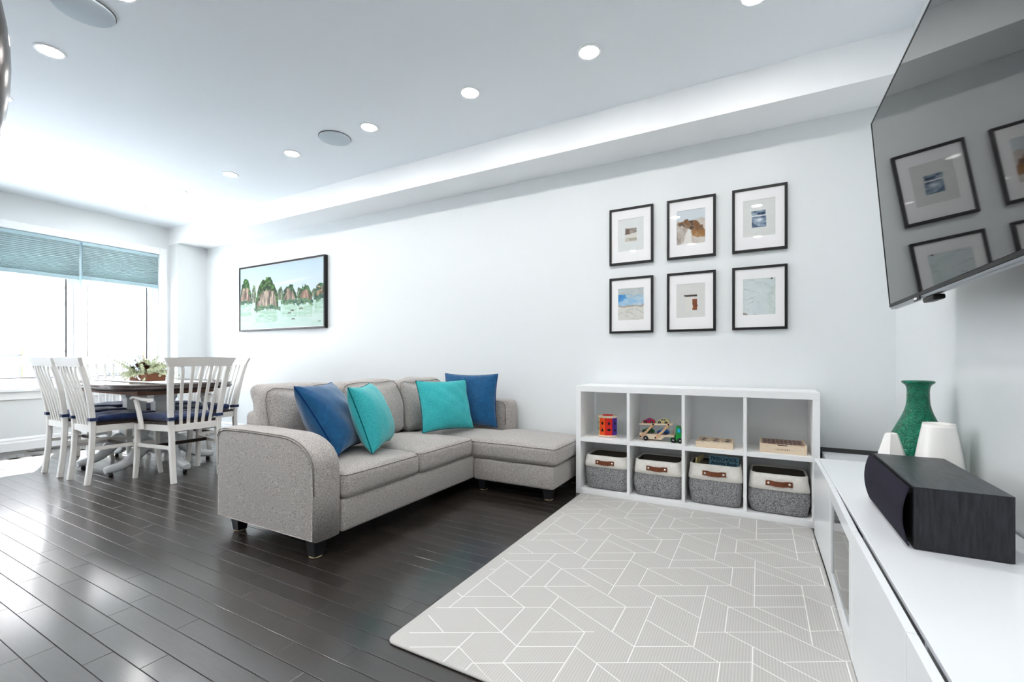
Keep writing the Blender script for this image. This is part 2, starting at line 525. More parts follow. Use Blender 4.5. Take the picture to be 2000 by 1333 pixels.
# bulkhead along the back wall and the pier in the corner by the window
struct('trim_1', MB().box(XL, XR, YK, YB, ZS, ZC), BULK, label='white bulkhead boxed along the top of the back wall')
XP = -6.69
struct('trim_2', MB().box(XL, XP, YK, YB, 0, ZS), WALL, label='pale wall pier in the corner beside the window')
# window wall with openings: window (y -> y) and patio door out of frame
WY0, WY1, WZ0, WZ1 = 0.66, 2.965, 0.66, 2.345
DY0, DY1, DZ1 = -0.75, 0.35, 2.2
b = MB()
t0, t1 = XL - 0.16, XL
b.box(t0, t1, WY1, YB, -0.05, ZC); b.box(t0, t1, DY1, WY0, -0.05, ZC)
b.box(t0, t1, WY0, WY1, -0.05, WZ0); b.box(t0, t1, WY0, WY1, WZ1, ZC)
b.box(t0, t1, DY0, DY1, DZ1, ZC); b.box(t0, t1, YF - 0.2, DY0, -0.05, ZC)
struct('wall_left', b, WALL)
# front wall (behind the camera)
b = MB(); f0, f1 = YF - 0.16, YF
GX = []
b.box(XL, XR, f0, f1, -0.05, ZC)
struct('wall_front', b, WALL)

def frame_rect(mb, plane, p0, p1, u0, u1, z0, z1, w, c=0.004):
    """rectangular frame of four bars; plane 'x' : depth along x, u = y ; plane 'y' : depth along y, u = x"""
    for a in ((u0, u0 + w, z0, z1), (u1 - w, u1, z0, z1), (u0 + w, u1 - w, z0, z0 + w), (u0 + w, u1 - w, z1 - w, z1)):
        if plane == 'x': mb.rbox(p0, p1, a[0], a[1], a[2], a[3], c)
        else: mb.rbox(a[0], a[1], p0, p1, a[2], a[3], c)
    return mb

# patio door, left of the frame
d = struct('door_1', frame_rect(MB(), 'x', XL - 0.13, XL - 0.03, DY0, DY1, 0.0, DZ1, 0.07), TRIM)
ym = (DY0 + DY1) / 2
obj('mullion', MB().box(XL - 0.12, XL - 0.04, ym - 0.05, ym + 0.05, 0.07, DZ1 - 0.07), TRIM, d)
obj('pane', MB().box(XL - 0.085, XL - 0.08, DY0 + 0.07, ym - 0.05, 0.07, DZ1 - 0.07), GLASS, d)
obj('pane', MB().box(XL - 0.085, XL - 0.08, ym + 0.05, DY1 - 0.07, 0.07, DZ1 - 0.07), GLASS, d)

# main window
win = struct('window_1', frame_rect(MB(), 'x', XL - 0.13, XL - 0.02, WY0, WY1, WZ0, WZ1, 0.045), TRIM)
muls = [1.415, 2.172]
for m in muls:
    mm = MB()
    mm.rbox(XL - 0.125, XL - 0.02, m - 0.032, m + 0.032, WZ0 + 0.045, WZ1 - 0.045, 0.004)
    obj('mullion', mm, TRIM, win)
secs = [(WY0 + 0.045, muls[0] - 0.032), (muls[0] + 0.032, muls[1] - 0.032), (muls[1] + 0.032, WY1 - 0.045)]
for s0, s1 in secs:
    sash = obj('sash', frame_rect(MB(), 'x', XL - 0.11, XL - 0.05, s0 + 0.001, s1 - 0.001, WZ0 + 0.046, WZ1 - 0.046, 0.055), TRIM, win)
    MWs = obj('pane', MB().box(XL - 0.083, XL - 0.077, s0 + 0.056, s1 - 0.056, WZ0 + 0.1, WZ1 - 0.1), GLASS, sash)
    obj('gasket', frame_rect(MB(), 'x', XL - 0.0765, XL - 0.073, s0 + 0.056, s1 - 0.056, WZ0 + 0.101, WZ1 - 0.101, 0.012, 0.001), flat('gasket_rubber', 26, 28, 34) if 'gasket_rubber' not in MATS else MATS['gasket_rubber'], sash)
cas = MB()
for a in ((WY0 - 0.085, WY0, WZ0 - 0.02, WZ1 + 0.085), (WY1, WY1 + 0.085, WZ0 - 0.02, WZ1 + 0.085), (WY0, WY1, WZ1, WZ1 + 0.085)):
    cas.rbox(XL + 0.0005, XL + 0.02, a[0], a[1], a[2], a[3], 0.005)
obj('casing', cas, TRIM, win)
obj('sill', MB().rbox(XL - 0.02, XL + 0.05, WY0 - 0.1, WY1 + 0.1, WZ0 - 0.035, WZ0 + 0.002, 0.006), TRIM, win)
obj('apron', MB().rbox(XL + 0.0005, XL + 0.018, WY0 - 0.08, WY1 + 0.08, WZ0 - 0.12, WZ0 - 0.035, 0.005), TRIM, win)

# baseboards with a stepped profile
BPROF = [(0, 0), (0.016, 0), (0.016, 0.085), (0.012, 0.1), (0.012, 0.118), (0.005, 0.135), (0, 0.138)]
b = MB().prism([(XL + u, z) for u, z in BPROF], 'y', DY1, YK)
struct('baseboard_left', b, TRIM)
b = MB().prism([(YB - u, z) for u, z in BPROF], 'x', XP, XR)
struct('baseboard_back', b, TRIM)
b = MB().prism([(XR - u, z) for u, z in BPROF], 'y', YF, YB - 0.02)
struct('baseboard_right', b, TRIM)
b = MB().prism([(YK - u, z) for u, z in BPROF], 'x', XL + 0.02, XP)
b.prism([(XP + u, z) for u, z in BPROF], 'y', YK, YB - 0.02)
struct('baseboard_pier', b, TRIM)

# cellular blinds
PZ0, PZ1 = 1.92, 2.285
for i, (s0, s1, zb) in enumerate([(0.672, 1.407, 1.883), (1.417, 2.163, 1.883), (2.186, 2.938, 1.895)]):
    lab = ['teal cellular window blind cut by the left edge of the photo', 'wide teal pleated blind raised over the left window pane',
           'narrow teal pleated blind raised over the right window pane'][i]
    t = thing('window_blind', lab, 'blind', (XL + 0.0, (s0 + s1) / 2, zb), 0, 'teal cellular blinds on the window')
    X0, X1 = XL - 0.012, XL + 0.05
    obj('head_rail', MB().rbox(X0, X1 - 0.005, s0, s1, 2.292, 2.331, 0.004), BLINDR, t, True)
    n = 22; pr = []
    zt = 2.2915; z_b = zb + 0.045
    zz = np.linspace(zt, z_b, 2 * n + 1)
    # pleats bunch towards the bottom
    q = np.linspace(0, 1, 2 * n + 1); zz = zt + (z_b - zt) * (1 - (1 - q) ** 1.35)
    fr = [(X1 - 0.012 + (0.006 if k % 2 else -0.002), z) for k, z in enumerate(zz)]
    bk = [(X0 + 0.014 - (0.006 if k % 2 else -0.002), z) for k, z in enumerate(zz)][::-1]
    obj('pleated_shade', MB().prism(fr + bk, 'y', s0 + 0.004, s1 - 0.004), BLIND, t, True)
    obj('bottom_rail', MB().rbox(X0 + 0.006, X1 - 0.006, s0 + 0.002, s1 - 0.002, zb, zb + 0.0445, 0.004), BLINDR, t, True)

# floor register by the window wall
t = thing('floor_vent', 'black slotted floor register by the window wall baseboard', 'vent', (-6.74, 1.87, 0))
obj('vent_frame', frame_rect(MB(), 'y', 0, 1, 0, 1, 0, 1, 0.1).tf(Matrix.Identity(4)) if False else
    MB().rbox(-6.80, -6.69, 1.71, 2.03, 0.0, 0.004, 0.002), VENT, t, True)
sl = MB()
for k in range(16):
    for r in range(2):
        sl.box(-6.792 + r * 0.05, -6.75 + r * 0.05, 1.722 + k * 0.019, 1.731 + k * 0.019, 0.0042, 0.0075)
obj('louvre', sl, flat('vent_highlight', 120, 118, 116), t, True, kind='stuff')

# ---------------------------------------------------------------- ceiling fixtures
XS = [-0.016, -0.846, -1.659, -2.572, -3.475, -4.38, -5.294, -6.198]
ORD = ['first', 'second', 'third', 'fourth', 'fifth', 'sixth', 'seventh', 'eighth']
def downlight(x, y, label, group, first=[None]):
    if first[0] is None:
        t = thing('recessed_light', label, 'ceiling light', (x, y, ZC), 0, group)
        obj('trim_ring', MB().lathe([(0.05, -0.0006), (0.056, -0.006), (0.068, -0.004), (0.07, -0.0005)], n=32), TRIM, t)
        obj('lens', MB().lathe([(0.0, -0.0095), (0.025, -0.009), (0.043, -0.0077), (0.053, -0.005), (0.0555, -0.003)], n=32), LENS, t)
        # lens is a one-sided disc facing down
        first[0] = t
        return t
    return dup(first[0], (x, y, ZC), 0, label, group)
for i, x in enumerate(XS):
    downlight(x, 2.455, 'round white recessed light, %s from the television in the row along the bulkhead' % ORD[i], 'downlights in the row along the bulkhead')
for i, x in enumerate([-2.66, -3.52, -4.42]):
    downlight(x, 0.98, 'round white recessed light at the upper left, %s from the right in its short row' % ORD[i], 'downlights at the upper left of the photo')
for x, nm in ((-0.02, 'added as fill over the console'), (-0.9, 'over the mat'), (-1.78, 'over the aisle'), (-5.3, 'by the window')): downlight(x, 0.98, 'round white recessed light of the left row %s, outside the frame' % nm, 'downlights outside the frame')  # the console light is added as fill, the others continue the row
for x, nm in ((-0.02, 'first'), (-0.9, 'second'), (-1.78, 'third'), (-2.66, 'fourth'), (-3.52, 'fifth'), (-4.42, 'sixth')): downlight(x, -0.49, 'added fill downlight behind the camera, %s from the television wall' % nm, 'downlights outside the frame')  # unseen row added to throw fill light forward from behind the camera

for x, nm in ((-0.02, 'first'), (-0.9, 'second'), (-1.78, 'third'), (-2.66, 'fourth'), (-3.52, 'fifth'), (-4.42, 'sixth')): downlight(x, -1.96, 'added fill downlight of the rearmost row behind the camera, %s from the television wall' % nm, 'downlights outside the frame')  # second unseen row, added for more frontal light on the sofa arm

def ceiling_speaker(x, y, r, label):
    t = thing('ceiling_speaker', label, 'speaker', (x, y, ZC), 0, 'round speakers in the ceiling')
    obj('surround', MB().lathe([(r + 0.004, -0.0005), (r + 0.004, -0.004), (r - 0.004, -0.004)], n=48), GAPM, t)
    obj('grille', MB().lathe([(r, -0.0045), (r, -0.011), (r - 0.006, -0.013), (0.0, -0.014)], n=48), SPKR, t)
ceiling_speaker(-2.935, 2.447, 0.118, 'small round grey ceiling speaker between two downlights of the bulkhead row')
ceiling_speaker(-2.945, 0.94, 0.122, 'large looking round pale ceiling speaker at the upper left corner')

# dark bronze pendant at the left edge
t = thing('pendant_lamp', 'dark bronze pendant lamp cut off by the left edge of the photo', 'lamp', (-1.55, 0.191, 1.27))
R0, HZ = 0.17, 0.36
pr = []
for k in range(25):
    a = -math.pi / 2 + math.pi * k / 24
    pr.append((max(0.03, R0 * math.cos(a)), 0.37 + HZ * math.sin(a)))
pr[0] = (0.06, pr[1][1] - 0.01)
obj('lamp_shade', MB().lathe(pr, n=48), BRONZE, t)
obj('rod', MB().lathe([(0.007, 0.725), (0.007, ZC - 1.27 - 0.025)], n=12), BRONZE, t)
obj('canopy', MB().lathe([(0.02, ZC - 1.27 - 0.03), (0.06, ZC - 1.27 - 0.02), (0.065, ZC - 1.27 - 0.001)], n=32), BRONZE, t)

# ---------------------------------------------------------------- outdoors
struct('ground', MB().box(-40, XL - 0.17, -14, 20, -0.7, -0.5), SNOW, label='snow covered back yard outside the window')
t = thing('brick_house', 'pale brick house seen through the window', 'house', (-19, 4.0, -0.5))
obj('wall', MB().box(-19.0, -18.0, -8, 16, -0.5, 7.2), BRICK, t, True)
for (a0, a1, c0, c1) in ((2.3, 4.49, 2.74, 3.28), (5.13, 6.1, 2.55, 3.13)):
    f = obj('window_frame', frame_rect(MB(), 'x', -18.0, -17.9, a0, a1, c0, c1, 0.1), HFRAME, t, True)
    obj('pane', MB().box(-17.99, -17.96, a0 + 0.1, a1 - 0.1, c0 + 0.1, c1 - 0.1), SNOW, f)
obj('roof', MB().prism([(-19.6, 7.2), (-17.2, 7.2), (-21, 9.5)], 'y', -8.5, 16.5), SNOW, t, True)
t = thing('garden_fence', 'weathered grey board fence beyond the window', 'fence', (-13.4, 3.5, -0.5))
for k in range(56):
    yy = -1.0 + k * 0.155
    bd = MB().box(-13.42, -13.40, yy, yy + 0.148, -0.5, 1.15 + 0.01 * ((k * 7) % 3)).mesh('board', FENCE)
    obj('board', bd, FENCE, t, True)
obj('rail', MB().box(-13.398, -13.35, -1.0, 7.7, 1.06, 1.16), FRAIL, t, True)
obj('rail', MB().box(-13.398, -13.35, -1.0, 7.7, -0.2, -0.1), FRAIL, t, True)
for k in range(5):
    obj('post', MB().box(-13.4, -13.3, -0.9 + 2.1 * k, -0.78 + 2.1 * k, -0.5, 1.22), FRAIL, t, True)
t = thing('patio_parasol', 'closed white patio parasol outside by the fence', 'parasol', (-11.6, 3.35, -0.5))
obj('pole', MB().lathe([(0.03, 0.0), (0.03, 1.4)], n=12), FENCE, t)
obj('canopy', MB().lathe([(1.0, 1.36), (0.98, 1.42), (0.5, 1.52), (0.03, 1.6)], n=8, smooth=False), SNOW, t)
# ---------------------------------------------------------------- sofa
t = thing('sectional_sofa', 'grey tweed L shaped sectional sofa with chaise along the back wall', 'sofa', (-2.2, 2.4, 0))
SX0, SX1 = -2.70, -1.87
ZB = 0.085
def arm_mesh(y0, y1, x0, x1, zt, bul=0.012, xf=None):
    # profile in XZ with a generous round at the front top
    pts = [(x0, ZB), (x0, zt - 0.05), (x0 + 0.02, zt - 0.012), (x0 + 0.06, zt)]
    R = 0.15
    flat_end = x1 - 0.24
    pts.append(((x0 + flat_end) / 2, zt + 0.004)); pts.append((flat_end, zt))
    for k in range(1, 9):
        a = math.pi / 2 * k / 8
        pts.append((flat_end + 0.24 * math.sin(a), zt - 0.15 + 0.15 * math.cos(a)))
    pts += [(x1 + 0.004, zt - 0.28), (x1, ZB)]
    n = len(pts)
    cx = sum(p[0] for p in pts) / n; cz = (ZB + zt) / 2
    mb = MB()
    secs = []
    prof = [(0.0, 0.965), (0.006, 0.985), (0.018, 1.0), (0.5 * (y1 - y0), 1.006), (y1 - y0 - 0.018, 1.0), (y1 - y0 - 0.006, 0.985), (y1 - y0, 0.965)]
    vs = []
    for dy, k in prof:
        ins = (1 - k)
        for px, pz in pts:
            qx = px + (0.35 * ins if px < cx else -0.35 * ins)
            qz = pz + (0.2 * ins if pz < cz else -0.35 * ins)
            vs.append((qx, y0 + dy, qz))
    fs = []
    for j in range(len(prof) - 1):
        for i in range(n):
            k = (i + 1) % n
            fs.append((j * n + i, (j + 1) * n + i, (j + 1) * n + k, j * n + k))
    mb.add(vs, [tuple(reversed(f)) for f in fs], True)
    mb.add([], [])
    # end caps as bulged fans
    for j, s in ((0, -1), (len(prof) - 1, 1)):
        base = j * n
        ring = [vs[base + i] for i in range(n)]
        prev = [base + i for i in range(n)]
        for kk in (0.97, 0.85, 0.65, 0.4):
            st = len(mb.v)
            mb.v += [(cx + (p[0] - cx) * kk, p[1] + s * bul * (1 - kk ** 2), cz + (p[2] - cz) * kk) for p in ring]
            cur = [st + i for i in range(n)]
            for i in range(n):
                k = (i + 1) % n
                f1 = (prev[i], prev[k], cur[k], cur[i])
                mb.f.append(tuple(reversed(f1)) if s > 0 else f1); mb.sm.append(True)
            prev = cur
        st = len(mb.v); mb.v.append((cx, ring[0][1] + s * bul, cz))
        for i in range(n):
            f2 = (prev[i], prev[(i + 1) % n], st)
            mb.f.append(tuple(reversed(f2)) if s > 0 else f2); mb.sm.append(True)
    edge = [[(q[0], q[1] - 0.001, q[2]) for q in vs[1 * n:2 * n]][1:-1]]
    return mb, edge
am, ed = arm_mesh(1.437, 1.597, SX0, SX1, 0.59)
arm = obj('arm', am, FAB, t, True)
obj('piping', MB().tube([(p[0], p[1] - 0.003, p[2] + 0.001) for p in ed[0]], 0.0022, 6), PIPE, arm, True)
fa = MB().rbox(-2.70, -1.80, 3.245, 3.405, ZB, 0.632, 0.05, 4, 3, smooth=True)
far = obj('arm', fa, FAB, t, True, label='far arm against the back wall')
obj('piping', MB().tube([(-1.842, 3.2435, 0.43), (-1.842, 3.2435, 0.585), (-1.86, 3.2435, 0.612), (-1.9, 3.2435, 0.62), (-2.5, 3.2435, 0.62)], 0.0032, 6), PIPE, far, True)
fr = MB().rbox(-2.70, -1.862, 1.598, 3.243, ZB, 0.255, 0.02, 2, 2, smooth=True)
obj('base', fr, FAB, t, True)
cb = MB().rbox(-1.8595, -1.215, 2.795, 3.40, ZB - 0.003, 0.238, 0.018, 2, 2, smooth=True)
obj('base', cb, FAB, t, True, label='chaise base')
obj('back_frame', MB().rbox(-2.71, -2.56, 1.60, 3.242, 0.256, 0.662, 0.035, 3, 2, smooth=True), FAB, t, True)

def wrinkle(seed, amp, sc):
    r = np.random.RandomState(seed)
    ws = [(r.normal(0, sc, 3), r.uniform(0, 6.28), r.uniform(0.4, 1)) for _ in range(7)]
    def f(q, tt):
        h = sum(a * math.sin(float(w @ q) + p) for w, p, a in ws) / 3
        return q + tt * amp * h
    return f
def seat_cushion(x0, x1, y0, y1, z0, z1, crown, seed, name='seat_cushion', lab=None, post=None, n=8):
    wf0 = wrinkle(seed, 0.004, 9)
    wf = (lambda q, tt: post(wf0(q, tt), tt)) if post else wf0
    c = obj(name, MB().rbox(x0, x1, y0, y1, z0, z1, 0.035, 4, n, crown=(0.006, 0.006, crown), fn=wf), FAB, t, True, label=lab)
    zz = z1 - 0.014
    e = 0.0
    p = MB()
    r = 0.03
    loop = []
    for cx, cy, a0 in ((x1 - r, y0 + r, -90), (x1 - r, y1 - r, 0), (x0 + r, y1 - r, 90), (x0 + r, y0 + r, 180)):
        for k in range(5):
            a = math.radians(a0 + 22.5 * k)
            loop.append((cx + (r - 0.004) * math.cos(a), cy + (r - 0.004) * math.sin(a), zz))
    # follow the bulge
    loop2 = []
    for i in range(len(loop)):
        a, b2 = loop[i], loop[(i + 1) % len(loop)]
        steps = 24 if math.dist(a, b2) > 0.1 else 1
        for k in range(steps):
            u = k / steps
            q = np.array(a) * (1 - u) + np.array(b2) * u
            tt = (q - np.array([(x0 + x1) / 2, (y0 + y1) / 2, (z0 + z1) / 2])) / np.array([(x1 - x0) / 2, (y1 - y0) / 2, (z1 - z0) / 2])
            q = q + np.array([0.006 * tt[0] * max(0, 1 - tt[1] ** 2) * (1 - tt[2] ** 2), 0.006 * tt[1] * max(0, 1 - tt[0] ** 2) * (1 - tt[2] ** 2), 0])
            loop2.append(tuple(wf(q, tt)))
    obj('piping', MB().tube(loop2, 0.0022, 6, closed=True), PIPE, c, True)
    return c
seat_cushion(-2.55, -1.848, 1.602, 2.190, 0.257, 0.39, 0.036, 3)
seat_cushion(-2.55, -1.848, 2.196, 2.780, 0.257, 0.392, 0.036, 4)
def chaise_fn(q, tt):
    q = q.copy()
    u = min(max((q[0] + 1.80) / 0.035, 0), 1); u = u * u * (3 - 2 * u)
    q[1] = 2.786 + (q[1] - 2.786) * ((3.240 - 2.786) / (3.402 - 2.786) * (1 - u) + u)
    return q
seat_cushion(-2.55, -1.195, 2.786, 3.402, 0.247, 0.376, 0.036, 6, lab='long chaise cushion', post=chaise_fn, n=20)

def back_cushion(y0, y1, seed, zt, dx=0.0):
    wf = wrinkle(seed, 0.015, 16)
    def fn(q, tt):
        q = wf(q, tt)
        k = (q[2] - 0.40) / 0.4
        q = q.copy(); q[0] -= 0.075 * k - dx
        q[2] += 0.012 * (tt[1] ** 2 - 0.5) * (1 if tt[2] > 0 else 0)
        return q
    c = obj('back_cushion', MB().rbox(-2.60, -2.405, y0, y1, 0.405, zt, 0.06, 5, 9, crown=(0.045, 0.008, 0.02), fn=fn), FAB, t, True)
    sm = MB()
    cen = np.array([-2.5025, (y0 + y1) / 2, (0.405 + zt) / 2]); half = np.array([0.0975, (y1 - y0) / 2, (zt - 0.405) / 2])
    loop = []
    x = -2.425
    pts = [(y0 + 0.012, 0.44), (y0 + 0.003, 0.5), (y0 + 0.003, zt - 0.07), (y0 + 0.018, zt - 0.025), (y0 + 0.06, zt - 0.006), ((y0 + y1) / 2, zt + 0.006), (y1 - 0.06, zt - 0.006), (y1 - 0.018, zt - 0.025), (y1 - 0.003, zt - 0.07), (y1 - 0.003, 0.5), (y1 - 0.012, 0.44)]
    for (ya, za), (yb, zb) in zip(pts[:-1], pts[1:]):
        for k in range(5):
            u = k / 5
            q = np.array([x, ya + (yb - ya) * u, za + (zb - za) * u]); loop.append(tuple(fn(q, (q - cen) / half)))
    obj('piping', MB().tube(loop, 0.0022, 6), PIPE, c, True)
back_cushion(1.59, 2.135, 21, 0.80)
back_cushion(2.14, 2.70, 22, 0.805)
back_cushion(2.70, 3.235, 23, 0.80)
def leg_mb(x, y, h=ZB, a=0.034):
    vs = [(x + sx * k, y + sy * k, z) for z, k in ((0.008, a * 0.72), (h + 0.001, a)) for sx, sy in ((-1, -1), (1, -1), (1, 1), (-1, 1))]
    return MB().add(vs, [(3, 2, 1, 0), (4, 5, 6, 7), (0, 1, 5, 4), (1, 2, 6, 5), (2, 3, 7, 6), (3, 0, 4, 7)])
for x, y in ((-1.915, 1.482), (-2.59, 1.505), (-2.62, 3.33), (-1.275, 2.855), (-1.275, 3.34), (-1.80, 2.85)):
    lg = obj('leg', leg_mb(x, y), LEGB, t, True)
    obj('slider_pad', MB().lathe([(0.02, 0.0008), (0.029, 0.002), (0.0315, 0.006), (0.029, 0.0078), (0.0, 0.0079)], x, y, 20), PAD, lg, True)

# ---------------------------------------------------------------- throw pillows
def pillow(name, label, m, corner_bl, corner_br, lean, hgt, T, seed, group, cat='pillow', seam=None, TB=None):
    """bottom corners on the seat, lean = offset of the top edge"""
    bl, br = Vector(corner_bl), Vector(corner_br)
    u = br - bl; up = Vector((lean[0], lean[1], hgt))
    nrm = u.cross(up).normalized()
    N = 26
    r = np.random.RandomState(seed)
    ws = [(r.normal(0, 5, 2), r.uniform(0, 6.28), r.uniform(0.3, 1)) for _ in range(8)]
    t = thing(name, label, cat, tuple((bl + br) / 2), 0, group)
    def P(a, c, side):
        a2 = a * (1 - 0.075 * (1 - c * c)); c2 = c * (1 - 0.075 * (1 - a * a))
        e = max(0.0, (1 - a ** 2) * (1 - c ** 2))
        th = (T if side > 0 or TB is None else TB) * (e ** 0.42) * (1 + 0.06 * math.sin(3 * a + seed) - 0.12 * c)
        w = sum(k * math.sin(float(q[0] * a + q[1] * c) + p) for q, p, k in ws) * 0.0028 * (e ** 0.3)
        edge = max(abs(a), abs(c))
        w += 0.004 * math.sin(26 * (a + 0.4 * c * c) + seed) * (1 - e) ** 2 * (0 if e <= 0 else 1)
        q = bl + u * ((a2 + 1) / 2) + up * ((c2 + 1) / 2)
        return q + nrm * (side * th + (w if e > 0 else 0))
    g = [math.sin(math.pi / 2 * (2 * i / N - 1)) for i in range(N + 1)]
    mb = MB(); idx = {}; vs = []
    def vid(i, j, s):
        rim = i in (0, N) or j in (0, N)
        k = (i, j, 0 if rim else s)
        if k not in idx: idx[k] = len(vs); vs.append(P(g[i], g[j], s))
        return idx[k]
    fs = []
    for s in (1, -1):
        for i in range(N):
            for j in range(N):
                f = (vid(i, j, s), vid(i + 1, j, s), vid(i + 1, j + 1, s), vid(i, j + 1, s))
                fs.append(f if s > 0 else tuple(reversed(f)))
    mb.add(vs, fs, True)
    obj('cover', mb, m, t, True)
    rim = [P(a, -1, 1) for a in g] + [P(1, c, 1) for c in g[1:]] + [P(a, 1, 1) for a in g[::-1][1:]] + [P(-1, c, 1) for c in g[::-1][1:-1]]
    obj('seam', MB().tube(rim, 0.0035, 6, closed=True), seam or m, t, True)
    return t
DB = mat('blue_seam', rgb(6, 44, 96), 0.9, 0.1); DT = mat('teal_seam', rgb(14, 100, 106), 0.9, 0.1)
pillow('throw_pillow', 'large blue velvet pillow slumped against the near arm of the sofa', BLUE,
       (-2.06, 1.735, 0.435), (-2.25, 2.14, 0.435), (-0.20, -0.125), 0.385, 0.10, 3, 'blue pillows on the sofa', seam=DB, TB=0.14)
pillow('throw_pillow', 'teal pillow turned sideways beside the slumped blue pillow', TEAL,
       (-1.97, 1.905, 0.424), (-2.195, 2.28, 0.424), (-0.105, -0.085), 0.385, 0.115, 5, 'teal pillows on the sofa', seam=DT, TB=0.085)
pillow('throw_pillow', 'teal square pillow facing the room in front of a blue pillow', TEAL,
       (-2.185, 2.61, 0.425), (-1.985, 2.99, 0.425), (-0.115, 0.055), 0.38, 0.075, 8, 'teal pillows on the sofa', seam=DT)
pillow('throw_pillow', 'blue square pillow upright against the far arm behind teal pillow', BLUE,
       (-2.31, 3.02, 0.425), (-1.845, 3.115, 0.425), (-0.035, 0.075), 0.425, 0.075, 11, 'blue pillows on the sofa', seam=DB)

# ---------------------------------------------------------------- play mat
MX0, MX1, MY0, MY1, MT = -1.125, 0.266, 1.147, 3.086, 0.012
t = thing('play_mat', 'pale grey foam play mat printed with white geometric lines', 'mat', ((MX0 + MX1) / 2, (MY0 + MY1) / 2, 0))
rr = 0.035; pl = []
for cx, cy, a0 in ((MX1 - rr, MY1 - rr, 0), (MX0 + rr, MY1 - rr, 90), (MX0 + rr, MY0 + rr, 180), (MX1 - rr, MY0 + rr, 270)):
    for k in range(7):
        a = math.radians(a0 + 15 * k); pl.append((cx + rr * math.cos(a), cy + rr * math.sin(a)))
mb = MB(); n = len(pl); vs = []
cxm, cym = (MX0 + MX1) / 2, (MY0 + MY1) / 2
for ins, z in ((0.003, 0.0004), (0.0, 0.004), (0.0, 0.0075), (0.004, 0.0108), (0.012, MT)):
    for x, y in pl:
        dx, dy = x - cxm, y - cym
        vs.append((x - math.copysign(min(ins, abs(dx)), dx), y - math.copysign(min(ins, abs(dy)), dy), z))
fs = [(j * n + i, j * n + (i + 1) % n, (j + 1) * n + (i + 1) % n, (j + 1) * n + i) for j in range(4) for i in range(n)]
mb.add(vs, fs, True); mb.f += [tuple(range(n - 1, -1, -1)), tuple(4 * n + i for i in range(n))]; mb.sm += [False, False]
obj('foam_sheet', mb, PLAYMAT, t, True)
